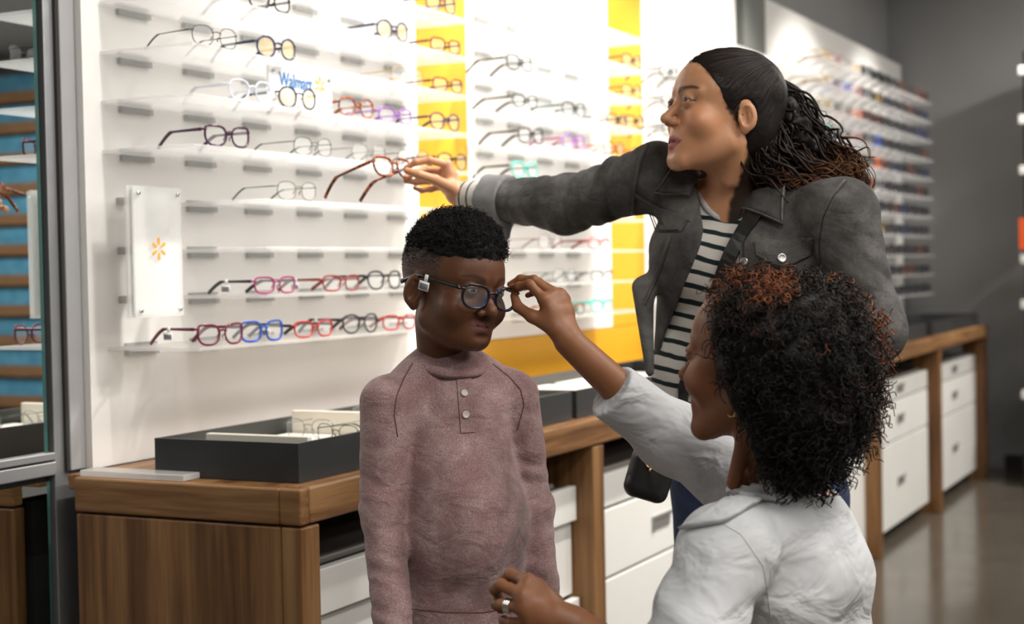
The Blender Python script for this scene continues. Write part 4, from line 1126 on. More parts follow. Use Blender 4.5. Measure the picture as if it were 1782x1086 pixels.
wCH, wWA, wHI = at(1283, 450, 2.87), at(1236, 640, 2.92), at(1318, 800, 2.96)
WX = camdir(.90, -.12, .42); WX /= np.linalg.norm(WX)      # across her shoulders, towards her left
WF = np.cross(EZ, WX); WF = WF if WF @ (-RM[2]) > 0 else -WF; WF /= np.linalg.norm(WF)
def chest_skin(p):
    d = smin(econe(p, at(1286, 400, 2.88), wCH, .072, .078, WX, 1.5), cone(p, wNB-EZ*.02-WX*.02, lerp(wNB-EZ*.03, wRS, .8), .035, .02), .05)
    return smin(d, cone(p, wNB-EZ*.02+WX*.02, lerp(wNB-EZ*.03, wLS, .8), .035, .02), .05)
def w_head(p):
    return smin(head_sdf(w_loc(p), WO)*f32(ws), chest_skin(p), .03)
lo, hi = wc0-.17, wc0+.17; lo[2] = wc0[2]-.27; hi[2] = wc0[2]+.145
P, F = sample(w_head, lo, hi, .0023)
parts = [(P, F, head_paint(w_loc(P.astype(f32)), skin_w, WO))]
wSK = Surf([(P, F)])
# her right hand pinching the tortoise glasses
hZ = 3.20
hw = at(796, 338, hZ)
idx = [at(778, 287, hZ-.005), at(748, 279, hZ-.03), at(724, 282, hZ-.035), at(707, 292, hZ-.03)]
mid = [at(776, 299, hZ+.012), at(745, 296, hZ+.012), at(722, 300, hZ+.002), at(705, 309, hZ-.012)]
rin = [at(774, 312, hZ+.024), at(746, 315, hZ+.026), at(724, 317, hZ+.016), at(706, 315, hZ+.002)]
lit = [at(773, 324, hZ+.034), at(750, 329, hZ+.042), at(734, 331, hZ+.038), at(722, 327, hZ+.028)]
tmb = [at(781, 325, hZ-.024), at(757, 313, hZ-.042), at(729, 304, hZ-.055), at(708, 297, hZ-.052)]
fn = hand_sdf(hw, wRW+(wRE-wRW)*.3, [idx, mid, rin, lit], tmb, [.0078, .0078, .0074, .0066], .0092, .0135, .024, .027)
lo, hi = bounds_of([hw, wRW+(wRE-wRW)*.25]+idx+mid+rin+lit+tmb, .03)
P, F = sample(fn, lo, hi, .0024)
parts.append((P, F, np.tile(skin_w, (len(P), 1))*(1+.05*vnoise((P*60).astype(f32)))[:, None]))
dd = (wLW-wLE)/np.linalg.norm(wLW-wLE)
fs, tm = relaxed_hand(wLW+dd*.02, dd, -WX, WF, .95)
fn = hand_sdf(wLW+dd*.02, wLW-dd*.05, fs, tm, [.0075]*4, .0085, .011, .023, .026)
lo, hi = bounds_of([wLW]+[q for f_ in fs for q in f_]+tm, .035); P, F = sample(fn, lo, hi, .004); parts.append((P, F, np.tile(skin_w, (len(P), 1))))
def w_under(p):
    d = econe(p, wCH, wWA, .075, .062, WX, 1.4); d = smin(d, econe(p, wWA, wHI, .062, .085, WX, 1.4), .04)
    d = smin(d, cone(p, wRS-EZ*.01, wRE, .026, .028), .03); d = smin(d, cone(p, wRE, wRW, .028, .024), .02)
    d = smin(d, cone(p, wLS, wLE, .038, .034), .03); return smin(d, cone(p, wLE, wLW, .034, .026), .02)
lo, hi = bounds_of([wCH, wWA, wHI, wRS, wRE, wRW, wLS, wLE, wLW], .1); P, F = sample(w_under, lo, hi, .009); parts.append((P, F, np.tile(skin_w, (len(P), 1))))
put(link('body', to_mesh('body', parts), M_SKIN_L), wom)
for s in (1, -1): put(eyeball('eye', None, wc0+(np.array((s*EYE[0], EYE[1], EYE[2]))*ws) @ wR_, wR_, (-.35, 1, -.12), ws, (.03, .015, .008)), wom)
tt = MB()   # upper teeth
for k in range(-3, 4): tt.box((k*.0062-.0029, .0865-.0006*k*k, -.0455), (k*.0062+.0029, .0925-.0006*k*k, -.0395))
tt.v = [tuple(wc0+np.array(v) @ wR_*ws) for v in tt.v]; put(tt.build('teeth', mat('teeth', (.72, .68, .60), .3)), wom)
# hair: combed back, tied behind the crown, long curls
tie = at(1334, 143, 2.865)
tl_ = w_loc(np.array([tie], f32))[0]
def w_cap(p):
    q = w_loc(p)
    d = ell(q, (0, -.016, .052), (.0775, .1005, .0885)); d = smin(d, ell(q, (0, .026, .058), (.066, .058, .062)), .02)
    d = smin(d, cone(q, (0, -.06, .07), tl_, .05, .020), .03)
    d = smin(d, ell(q, (0, -.045, -.010), (.066, .055, .06)), .03)
    dx = q-tl_.astype(f32); ang = np.arctan2(dx[:, 2], dx[:, 1]); ang2 = np.arctan2(dx[:, 0], dx[:, 1])
    st = vnoise(np.stack([ang*16, ang2*16, np.full(len(q), .3, f32)], 1))*.0006+vnoise(np.stack([ang*45, ang2*45, np.full(len(q), 2.3, f32)], 1))*.0004
    d = smax(d, (q[:, 1]-hl(q[:, 2]).astype(f32)), .003)
    ear = ell(q*np.array([1, 1, 1], f32), (-.078, -.010, .004), (.02, .023, .034)); d = smax(d, -ear, .004)
    ear = ell(q, (.078, -.010, .004), (.02, .023, .034)); d = smax(d, -ear, .004)
    return (d+st.astype(f32))*f32(ws)
lo, hi = wc0-.17, wc0+.17; lo[2] = wc0[2]-.10; hi[2] = wc0[2]+.16
P, F = sample(w_cap, lo, hi, .0024)
hc = np.tile((.010, .007, .006), (len(P), 1))*(1+.5*vnoise((w_loc(P.astype(f32))*np.array([260, 60, 260])).astype(f32)))[:, None]
hparts = [(P, F, hc)]
def bez(pts, n):
    pts = np.asarray(pts, float); t = np.linspace(0, 1, len(pts)); u = np.linspace(0, 1, n)
    out = np.stack([np.interp(u, t, pts[:, i]) for i in range(3)], 1)
    for _ in range(4): out[1:-1] = (out[:-2]+2*out[1:-1]+out[2:])/4
    return out
def locks(path, n, spread, wave, M=36, thick=.0029, seed=1, tips=.5, sides=4, c0=(.012, .007, .005), c1=(.20, .075, .022), endlen=(.8, 1.05), turns=(2, 4)):
    rs = np.random.RandomState(seed); C0 = bez(path, M); T = np.gradient(C0, axis=0); T /= np.linalg.norm(T, axis=1)[:, None]
    n1 = np.cross(T, RM[2]); n1 /= np.linalg.norm(n1, axis=1)[:, None]; n2 = np.cross(T, n1)
    Vs = []; Fs = []; Cs = []; k0 = 0; u = np.linspace(0, 1, M)
    for i in range(n):
        r = rs.randn(2)*.5; ln = rs.uniform(*endlen); w = min(1, 1)
        idx_ = np.clip(u*ln, 0, 1)*(M-1); f0 = np.floor(idx_).astype(int); f1 = np.minimum(f0+1, M-1); fr = (idx_-f0)[:, None]
        c = C0[f0]*(1-fr)+C0[f1]*fr
        sp = np.interp(u, np.linspace(0, 1, len(spread)), spread)[:, None]
        ph = rs.rand(2)*6.28; tn = rs.uniform(*turns); am = np.interp(u, [0, .3, 1], wave)[:, None]*rs.uniform(.6, 1.3)
        c = c+n1*sp*r[0]+n2*sp*r[1]+am*(np.cos(6.28*tn*u+ph[0])[:, None]*n1+np.sin(6.28*tn*u+ph[1])[:, None]*n2)
        t = np.gradient(c, axis=0); t /= np.linalg.norm(t, axis=1)[:, None]+1e-9
        a = np.cross(t, RM[2]+.1); a /= np.linalg.norm(a, axis=1)[:, None]+1e-9; b = np.cross(t, a)
        rad = thick*rs.uniform(.5, 1.2)*np.interp(u, [0, .1, .7, 1], [.8, 1, .9, .25])[:, None]
        ring = np.stack([c+rad*(math.cos(2*math.pi*k/sides)*a+math.sin(2*math.pi*k/sides)*b) for k in range(sides)], 1)
        Vs.append(ring.reshape(-1, 3))
        I = np.arange(M-1)[:, None]*sides; K = np.arange(sides)[None]; K2 = (K+1) % sides
        Fs.append(np.stack(np.broadcast_arrays(I+K, I+K2, I+sides+K2, I+sides+K), -1).reshape(-1, 4)+k0); k0 += M*sides
        mixv = np.clip((u*ln-tips)/(1-tips), 0, 1)*rs.uniform(.2, 1.0)
        col = np.asarray(c0)*(1-mixv[:, None])+np.asarray(c1)*mixv[:, None]; Cs.append(np.repeat(col, sides, 0))
    return np.concatenate(Vs), np.concatenate(Fs), np.concatenate(Cs)
# combed strands lying on the cap, from the hairline to the tie
rs = np.random.RandomState(21); ns, mp = 420, 20
zz = rs.uniform(-.01, .128, ns); sg = np.where(rs.rand(ns) < .75, -1, 1); yy = hl(zz)-rs.uniform(-.007, .035, ns)
xx = sg*np.where(zz > .10, rs.uniform(0, .05, ns), .06)
st0 = np.stack([xx, yy, zz], 1); u = np.linspace(0, .97, mp)[None, :, None]
bow = np.array([1., 0, .25])[None, None]*np.sin(np.pi*u)*.05*sg[:, None, None]
Q = st0[:, None]*(1-u)+tl_[None, None]*u+bow*np.array([1, 0, 0])+np.array([0, 0, .03])*np.sin(np.pi*u)
Q = (wc0+(Q.reshape(-1, 3)*ws) @ wR_).astype(f32)
for _ in range(5): Q = Q-(w_cap(Q)[:, None]*.9*grad(w_cap, Q, .002)).astype(f32)
Q = Q+grad(w_cap, Q, .002)*.0004
Q = Q.reshape(ns, mp, 3).astype(float)
for _ in range(2): Q[:, 1:-1] = (Q[:, :-2]+2*Q[:, 1:-1]+Q[:, 2:])/4
T = np.gradient(Q, axis=1); T /= np.linalg.norm(T, axis=2)[..., None]+1e-9
n1 = np.cross(T, rs.randn(ns, 1, 3)); n1 /= np.linalg.norm(n1, axis=2)[..., None]+1e-9; n2 = np.cross(T, n1)
rad = rs.uniform(.0005, .0012, ns)[:, None, None]
rg_ = np.stack([Q+rad*(math.cos(2.094*k)*n1+math.sin(2.094*k)*n2) for k in range(3)], 2).reshape(-1, 3)
bs_ = np.arange(ns)[:, None, None]*(mp*3); I = np.arange(mp-1)[None, :, None]*3; K = np.arange(3)[None, None]; K2 = (K+1) % 3
hparts.append((rg_, np.stack(np.broadcast_arrays(bs_+I+K, bs_+I+K2, bs_+I+3+K2, bs_+I+3+K), -1).reshape(-1, 4), np.repeat(np.array((.012, .008, .007))[None]*rs.uniform(.6, 2.2, ns)[:, None], mp*3, 0)))
# bulk of the tail
tp = bez([tie, at(1360, 182, 2.88), at(1388, 235, 2.87), at(1420, 272, 2.85), at(1455, 292, 2.83)], 9)
tp2 = bez([at(1318, 190, 2.83), at(1335, 250, 2.82), at(1372, 300, 2.81), at(1425, 310, 2.80)], 8)
def w_tail(p):
    d = chain(p, tp, np.interp(np.linspace(0, 1, 9), [0, .25, .7, 1], [.014, .021, .018, .008]), .02)
    d = smin(d, chain(p, tp2, np.interp(np.linspace(0, 1, 8), [0, .4, 1], [.018, .019, .008]), .02), .03)
    return d+.006*vnoise(p*f32(55))+.004*vnoise(p*f32(120))
lo, hi = bounds_of(list(tp)+list(tp2), .06); P, F = sample(w_tail, lo, hi, .004)
hparts.append((P, F, np.tile((.009, .0055, .0045), (len(P), 1))))
hparts.append(locks([tie, at(1362, 178, 2.89), at(1395, 232, 2.89), at(1432, 272, 2.86), at(1474, 292, 2.83), at(1500, 306, 2.82)], 400, [.012, .026, .034, .032, .030, .026], (.002, .006, .010), seed=1, tips=.62, endlen=(.70, 1.08)))
hparts.append(locks([at(1325, 170, 2.83), at(1330, 225, 2.82), at(1352, 275, 2.81), at(1400, 303, 2.80), at(1452, 312, 2.79), at(1480, 305, 2.79)], 320, [.018, .030, .030, .027, .024, .024], (.002, .006, .010), seed=2, tips=.55, endlen=(.7, 1.08)))
hparts.append(locks([at(1300, 190, 2.80), at(1306, 240, 2.80), at(1325, 290, 2.79), at(1372, 322, 2.78), at(1430, 326, 2.77)], 130, [.014, .022, .022, .020, .018], (.001, .006, .010), seed=3, tips=.6, endlen=(.7, 1.05)))
hparts.append(locks([at(1440, 285, 2.83), at(1480, 285, 2.82), at(1508, 305, 2.82), at(1512, 328, 2.82), at(1492, 330, 2.82), at(1486, 310, 2.82)], 26, [.012, .020, .016, .014, .012], (.002, .005, .008), seed=5, thick=.0009, tips=.1, endlen=(.6, 1.0), turns=(.8, 1.6)))
hparts.append(locks([at(1350, 165, 2.88), at(1400, 215, 2.88), at(1445, 258, 2.86), at(1490, 270, 2.84)], 40, [.02, .034, .036, .04], (.003, .010, .014), seed=6, thick=.0004, tips=.6, endlen=(.5, 1.0)))
M_HAIRW = tint_mat('dark_brown_hair', .48, 0, .22)
whair = put(link('hair', to_mesh('hair', hparts), M_HAIRW), wom)
# striped top
def w_tee(p):
    d = econe(p, at(1288, 405, 2.885), wCH, .080, .090, WX, 1.46)
    d = smin(d, econe(p, wCH, wWA, .090, .072, WX, 1.40), .03); d = smin(d, econe(p, wWA, at(1238, 730, 2.93), .072, .086, WX, 1.40), .04)
    for s in (-1, 1): d = smin(d, ell(p, wCH+WF*.055+WX*.068*s-EZ*.01, (.058, .058, .062)), .045)   # bust
    d = smin(d, cone(p, wNB-EZ*.018-WX*.03, lerp(wNB-EZ*.05, wRS-EZ*.02, .75), .037, .022), .04); d = smin(d, cone(p, wNB-EZ*.018+WX*.03, lerp(wNB-EZ*.05, wLS-EZ*.02, .75), .037, .022), .04)
    d = d+wrinkle(p, np.array([WX, WF, EZ+.4*WX]), (9, 9, 18), .0028)
    c = at(1266, 318, 2.78)
    d = smax(d, -ell(p, c, (.050, .16, .072), np.array([WX, WF, EZ]).T), .004)
    return smax(d, -cone(p, wc0-EZ*.05, wNB+EZ*.01, .06, .058), .004)
lo, hi = bounds_of([wNB, at(1240, 725, 2.93), wRS, wLS], .09); hi[2] = wNB[2]+.05
P, F = sample(w_tee, lo, hi, .0038)
m_tee = mat('striped_jersey', rough=.85, spec=.2)
def stripes(m, axis, off, period, duty, wob=.004):
    g_ = N(m, 'ShaderNodeNewGeometry'); d_ = N(m, 'ShaderNodeVectorMath', operation='DOT_PRODUCT'); L(m, g_.outputs['Position'], d_.inputs[0]); d_.inputs[1].default_value = tuple(axis)
    nz = N(m, 'ShaderNodeTexNoise'); L(m, g_.outputs['Position'], nz.inputs['Vector']); nz.inputs['Scale'].default_value = 14
    a_ = N(m, 'ShaderNodeMath', operation='MULTIPLY_ADD'); L(m, nz.outputs[0], a_.inputs[0]); a_.inputs[1].default_value = wob; L(m, d_.outputs['Value'], a_.inputs[2])
    s_ = N(m, 'ShaderNodeMath', operation='ADD'); L(m, a_.outputs[0], s_.inputs[0]); s_.inputs[1].default_value = off
    dv = N(m, 'ShaderNodeMath', operation='DIVIDE'); L(m, s_.outputs[0], dv.inputs[0]); dv.inputs[1].default_value = period
    fr = N(m, 'ShaderNodeMath', operation='FRACT'); L(m, dv.outputs[0], fr.inputs[0])
    L(m, ramp(m, fr.outputs[0], [(0, (.56, .53, .49)), (1-duty-.03, (.56, .53, .49)), (1-duty, (.012, .022, .022)), (.985, (.012, .022, .022)), (1, (.56, .53, .49))]), bsdf(m).inputs['Base Color'])
    return m
ax = RM[1]*.93+RM[0]*.22-.0*RM[2]; ax /= np.linalg.norm(ax)
stripes(m_tee, ax, .0, .0262, .33, .012)
bump(m_tee, noise(m_tee, 700, 2), .2, .0006)
tee = put(link('striped_top', to_mesh('striped_top', [(P, F, None)]), m_tee), wom)
wT = Surf([(P, F)])
m_neck = vary(mat('pale_grey_rib', rough=.9), (.42, .41, .40), (.52, .51, .50), 300)
q, _ = wT.path([(1214, 305), (1217, 335), (1228, 362), (1246, 380), (1264, 386), (1282, 377), (1299, 352), (1313, 322), (1322, 292)], .001, 40)
if len(q) > 3:
    for _ in range(3): q[1:-1] = (q[:-2]+2*q[1:-1]+q[2:])/4
    put(MB().tube(q, .0062, 8).build('neck_band', m_neck, None, True), tee)
# sleeve of the striped top at her wrist
dW = (wRW-wRE)/np.linalg.norm(wRW-wRE)
def tsl(p): return np.maximum(cone(p, wRE, wRW+dW*.012, .046, .0335), (p-f32(1)*(wRW+dW*.004).astype(f32)) @ dW.astype(f32))+wrinkle(p, np.array([EX, EY, EZ]), (20, 20, 20), .0015)
lo, hi = bounds_of([wRW, wRE+(wRW-wRE)*.55], .06); P, F = sample(tsl, lo, hi, .003)
m_cuff = mat('striped_cuff', rough=.85, spec=.2); stripes(m_cuff, dW, .004, .0200, .20, .004)
put(link('sleeve_end', to_mesh('sleeve_end', [(P, F, None)]), m_cuff), tee)
# denim jacket
m_den = mat('faded_black_denim', rough=.88, spec=.2)
n1 = noise(m_den, 9, 6, .65); n2 = noise(m_den, 1, 2, .6, mscale=(900, 900, 500))
ad = N(m_den, 'ShaderNodeMath', operation='MULTIPLY_ADD'); L(m_den, n2, ad.inputs[0]); ad.inputs[1].default_value = .35; L(m_den, n1, ad.inputs[2])
L(m_den, ramp(m_den, ad.outputs[0], [(.45, (.034, .033, .032)), (.65, (.070, .067, .065)), (.85, (.15, .143, .137))]), bsdf(m_den).inputs['Base Color'])
folds(m_den, 13, (1, 1, 1.5), .018, .5, n2, .3, .0010, (.2, .6, .3))
JA = np.array([WX, WF, EZ])
cEdge = [at(1208, 330, 2.7), at(1218, 420, 2.7), at(1186, 500, 2.7), at(1156, 575, 2.7), at(1142, 660, 2.7)]
def w_jacket(p):
    d = econe(p, at(1290, 400, 2.88), wCH, .094, .104, WX, 1.46)
    d = smin(d, econe(p, wCH, at(1262, 640, 2.91), .104, .094, WX, 1.48), .03)
    for s in (-1, 1): d = smin(d, ell(p, wCH+WF*.055+WX*.075*s-EZ*.005, (.066, .066, .07)), .045)
    d = smin(d, cone(p, wNB-EZ*.020-WX*.04, wRS, .042, .052), .05); d = smin(d, cone(p, wNB-EZ*.022+WX*.04, wLS, .042, .056), .05)
    d = d+wrinkle(p, np.array([WX+.4*EZ, WF, EZ-.4*WX]), (7, 7, 12), .0035)
    a = smin(cone(p, wRS, wRE, .062, .056), cone(p, wRE, wRE+(wRW-wRE)*.62, .056, .046), .03)
    aw = wrinkle(p, np.array([dW, np.cross(dW, EZ), EZ]), (28, 10, 10), .0080)
    b = smin(cone(p, wLS, wLE, .064, .056), cone(p, wLE, wLW, .056, .046), .03)
    bw = wrinkle(p, np.array([EX*.5+EZ*.8, EY, EX]), (22, 9, 9), .0075)
    d = smin(d, a+aw, .03); d = smin(d, b+bw, .03)
    # hanging front tip on her right
    d = smin(d, econe(p, at(1118, 500, 2.86), at(1131, 648, 2.84), .020, .008, EZ, 1.0), .03)
    # open front: cut between the two edges, seen from the front
    q = (p-CAM.astype(f32)) @ RM.T.astype(f32); px = W/2+FPX*q[:, 0]/q[:, 2]; py = H/2-FPX*q[:, 1]/q[:, 2]
    xl = np.interp(py, [240, 330, 400, 430, 500, 575, 660, 720], [1205, 1213, 1224, 1218, 1190, 1160, 1139, 1136])
    xr = np.interp(py, [240, 300, 380, 420, 560, 720], [1322, 1320, 1296, 1288, 1283, 1282])
    opn = np.maximum(xl-px, px-xr)*q[:, 2]/f32(FPX)                            # < 0 in the opening
    front = -((p-wCH.astype(f32)) @ WF.astype(f32))                            # only the front half
    cut = np.maximum(opn, front+f32(.0))
    d = smax(d, -cut.astype(f32), .006)
    hem = np.interp(px, [1090, 1150, 1300, 1600], [662, 655, 690, 720])        # lower hem
    d = smax(d, ((py-hem)*q[:, 2]/f32(FPX)).astype(f32), .006)
    return smax(d, -cone(p, wc0-EZ*.05, wNB+EZ*.0, .064, .060), .006)
lo, hi = bounds_of([wNB, at(1238, 690, 2.93), wRS, wLS, wRE, wRE+(wRW-wRE)*.62, wLE, wLW], .085); hi[2] = wNB[2]+.15
P, F = sample(w_jacket, lo, hi, .0044)
jac = put(link('denim_jacket', to_mesh('denim_jacket', [(P, F, None)]), m_den), wom)
wJ = Surf([(P, F)])
m_seamw = vary(mat('worn_denim_seam', rough=.9), (.06, .058, .056), (.15, .145, .14), 60)
m_seamd = mat('dark_denim_seam', (.012, .012, .012), .9)
for poly in ([(1126, 246), (1112, 280), (1104, 320), (1100, 372)], [(1470, 313), (1445, 340), (1428, 375), (1421, 420), (1423, 462)],
             [(1105, 338), (1150, 360), (1196, 384)], [(1120, 345), (1142, 402), (1182, 402), (1192, 382)], [(1165, 410), (1145, 470), (1118, 530)],
             [(1312, 421), (1360, 418), (1412, 415)], [(1316, 444), (1361, 468), (1408, 442)], [(1227, 375), (1222, 425), (1194, 500), (1164, 572), (1142, 645)],
             [(1312, 421), (1318, 446)], [(1412, 415), (1409, 442)], [(1290, 400), (1288, 520)], [(1306, 470), (1308, 540)]):
    seam(poly, m_seamw, jac, .0013, 24, surf=wJ)
    seam([(x+5, y+2) for x, y in poly], m_seamd, jac, .0009, 24, surf=wJ)
put(wJ.patch([(1314, 421), (1411, 416), (1408, 443), (1317, 445)], .001, .004, 7).build('pocket_flap', m_den, None), jac)
put(wJ.patch([(1318, 445), (1407, 443), (1366, 466), (1356, 466)], .001, .004, 7).build('pocket_flap', m_den, None), jac)
put(wJ.patch([(1107, 340), (1194, 383), (1182, 402), (1140, 402)], .001, .004, 7).build('pocket_flap', m_den, None), jac)
# collar wings
put(wJ.patch([(1172, 283), (1214, 292), (1203, 345), (1141, 331)], .006, .007, 8).build('collar_wing', m_den, None, True), jac)
put(wJ.patch([(1322, 300), (1372, 312), (1363, 396), (1297, 368)], .006, .007, 8).build('collar_wing', m_den, None, True), jac)
for poly in ([(1142, 330), (1203, 343)], [(1172, 285), (1143, 328)], [(1297, 367), (1362, 394)], [(1371, 314), (1362, 394)]):
    seam(poly, m_seamw, jac, .0014, 16, surf=wJ, lift=.0138)
m_but = mat('pewter_button', (.50, .49, .47), .35, .9)
for px, py, r in ((1140, 388, .0085), (1359, 450, .0085), (1297, 456, .0075), (1303, 381, .0065)):
    h, nrm = wJ.hit(px, py, .0045)
    if h is None: continue
    A = Vector(nrm).to_track_quat('Z', 'Y').to_matrix().to_4x4(); A.translation = Vector(h)
    put(MB().lathe([(r, 0), (r, .002), (r*.85, .0032), (r*.7, .0026), (r*.2, .0026)], 18, M=A).build('button', m_but, None, True), jac)
# turned back cuff, paler inside
m_cf = vary(mat('pale_denim_inside', rough=.9), (.16, .16, .165), (.25, .25, .255), 25)
def wcuff(p):
    a = wRE+(wRW-wRE)*.56; b = wRE+(wRW-wRE)*.80
    d = cone(p, a, b, .052, .049); dw = dW.astype(f32)
    d = np.maximum(np.maximum(d, (a.astype(f32)-p) @ dw), (p-b.astype(f32)) @ dw)
    d = np.maximum(d, -cone(p, a, b, .040, .040))
    d = smin(d, econe(p, lerp(a, b, .3)-EZ*.05, lerp(a, b, .2)-EZ*.072, .016, .010, dW, 1.3), .02)
    return d+wrinkle(p, np.array([EX, EY, EZ]), (16, 16, 16), .003)
lo, hi = bounds_of([wRE+(wRW-wRE)*.5, wRW], .10); P, F = sample(wcuff, lo, hi, .0036); put(link('turned_cuff', to_mesh('turned_cuff', [(P, F, None)]), m_cf), jac)
# jeans and shoes
m_jean = vary(mat('blue_jeans', rough=.9), (.012, .020, .055), (.022, .035, .09), 40)
wft = [np.array([*(wHI-WX*.09)[:2], .07]), np.array([*(wHI+WX*.09)[:2], .07])]
def jeans(p):
    d = econe(p, wHI+EZ*.07, wHI-EZ*.06, .088, .098, WX, 1.5)
    for s, f_ in zip((-1, 1), wft):
        hp = wHI+WX*.085*s-EZ*.05; kn = lerp(hp, f_, .5)+WF*.02; d = smin(d, cone(p, hp, kn, .088, .062), .03); d = smin(d, cone(p, kn, f_, .062, .045), .03)
    return d+wrinkle(p, JA, (8, 8, 14), .003)
lo, hi = bounds_of(wft+[wHI+EZ*.1], .16); lo[2] = .03; P, F = sample(jeans, lo, hi, .008); put(link('jeans', to_mesh('jeans', [(P, F, None)]), m_jean), wom)
for f_ in wft:
    def shoe(p, f_=f_):
        g0 = np.array([f_[0], f_[1], 0]); d = smin(ell(p, g0+EZ*.05, (.045, .045, .055)), ell(p, g0+WF*.09+EZ*.03, (.046, .085, .038), np.array([WX, WF, EZ]).T), .03)
        return np.maximum(d, -p[:, 2]+f32(.002))
    g0 = np.array([f_[0], f_[1], .05]); P, F = sample(shoe, g0-.2, g0+.2, .008); put(link('shoe', to_mesh('shoe', [(P, F, None)]), m_shoe), wom)
# strap and hand bag
bag = tag(empty('shoulder_bag', tuple(at(1130, 870, 2.74))), 'small black shoulder bag with gold ring hanging below the denim jacket', 'bag')
m_leather = vary(mat('black_leather', rough=.42), (.008, .008, .008), (.014, .013, .013), 60)
wB = Surf([(np.array([v.co[:] for v in tee.data.vertices]), np.array([p_.vertices[:] for p_ in tee.data.polygons])), (np.array([v.co[:] for v in jac.data.vertices]), np.array([p_.vertices[:] for p_ in jac.data.polygons]))])
q, nn = wB.path([(1326, 360), (1303, 392), (1275, 440), (1250, 510), (1228, 580), (1207, 640), (1192, 688)], .006, 30)
if len(q) > 4:
    for _ in range(6): q[1:-1] = (q[:-2]+2*q[1:-1]+q[2:])/4; nn[1:-1] = (nn[:-2]+2*nn[1:-1]+nn[2:])/4
    tail = [at(1186, 705, 2.80), at(1168, 745, 2.77), at(1145, 790, 2.745)]
    q = np.concatenate([q, tail]); nn = np.concatenate([nn, np.tile(-RM[2], (3, 1))])
    T = np.gradient(q, axis=0); T /= np.linalg.norm(T, axis=1)[:, None]; sd = np.cross(T, nn); sd /= np.linalg.norm(sd, axis=1)[:, None]
    wd = .0150; vs = []
    for i in range(len(q)): vs += [q[i]-sd[i]*wd, q[i]+sd[i]*wd, q[i]+sd[i]*wd+nn[i]*.003, q[i]-sd[i]*wd+nn[i]*.003]
    st = MB().add(vs, [(4*i+k, 4*i+(k+1) % 4, 4*i+4+(k+1) % 4, 4*i+4+k) for i in range(len(q)-1) for k in range(4)])
    put(st.build('strap', m_leather), bag)
bc = at(1131, 826, 2.74); bx = camdir(.96, -.28, .05); bx /= np.linalg.norm(bx); bz = camdir(.28, .96, .0); bz /= np.linalg.norm(bz); by = np.cross(bz, bx)
BA = np.array([bx, by, bz]).T
P, F = sample(lambda p: rbox(p, bc, (.040, .022, .046), .020, BA)+.0006*vnoise((p*90).astype(f32)), bc-.08, bc+.08, .0028); put(link('pouch', to_mesh('pouch', [(P, F, None)]), m_leather), bag)
c = at(1131, 806, 2.715); put(MB().tube([c+.0075*(math.cos(a)*bx+math.sin(a)*bz) for a in np.linspace(0, 6.28, 20)[:-1]], .0016, 6, True).build('gold_ring', M_GOLD, None, True), bag)
c = at(1131, 818, 2.714); put(MB().tube([c-bz*.003, c+bz*.003], .0024, 8).build('gold_snap', M_GOLD, None, True), bag)
c = at(1149, 811, 2.714); put(MB().tube([c-bx*.004, c+bx*.004], .0018, 8).build('gold_clasp', M_GOLD, None, True), bag)
# the glasses she lifts from the shelf
hg = glasses((0, 0, 0), 0, 'square', 'tortoise', 'tortoise', 'lens', False, 'tortoise glasses lifted between the fingers of the person in denim', 'eyeglasses on the display shelves')
gf = camdir(.78, .27, .52); gR = frame(gf, RM[1])
gp = at(692, 310, 3.165)
hg.matrix_world = Matrix([[*(gR.T[i]), gp[i]] for i in range(3)]+[[0, 0, 0, 1]])
# ------------------------------------------------------------------ the optician kneeling in a white coat
ls = 1.0; lc0 = at(1318, 650, 2.15)
phi = math.radians(33)
lR = frame(camdir(-math.cos(phi), .02, -math.sin(phi)), RM[1]-.02*RM[0])
def l_loc(p): return ((p-lc0.astype(f32)) @ lR.T.astype(f32))/f32(ls)
lNB = at(1372, 862, 2.19); lnb = (lNB-lc0) @ lR.T/ls
def lhl(z): return np.interp(z, [-.08, -.03, .0, .03, .06, .09, .12], [-.03, .0, .022, .034, .044, .060, .064])
def l_hairline(p): return smooth01(lhl(p[:, 2])-p[:, 1], -.004, .01)*.95
LO = dict(lip=(.20, .055, .05), mouth_open=.004, nosew=1.12, ridge=.6, lipf=1.15, cheek=.004, jaw=.97, neck=.98, neck_base=tuple(lnb), hairline=l_hairline, haircol=(.012, .009, .008), open=.0036, smile=.003)
lady = person('person', 'kneeling person in a white coat adjusting the worn glasses', (at(1400, 1000, 2.2)[0], at(1400, 1000, 2.2)[1], 0))
skin_l = (.255, .105, .048)
lo, hi = lc0-.15, lc0+.15; lo[2] = lc0[2]-.20; hi[2] = lc0[2]+.145
P, F = sample(lambda p: head_sdf(l_loc(p), LO)*f32(ls), lo, hi, .0023)
fcol = head_paint(l_loc(P.astype(f32)), (.235, .092, .043), LO)
parts = [(P, F, fcol)]
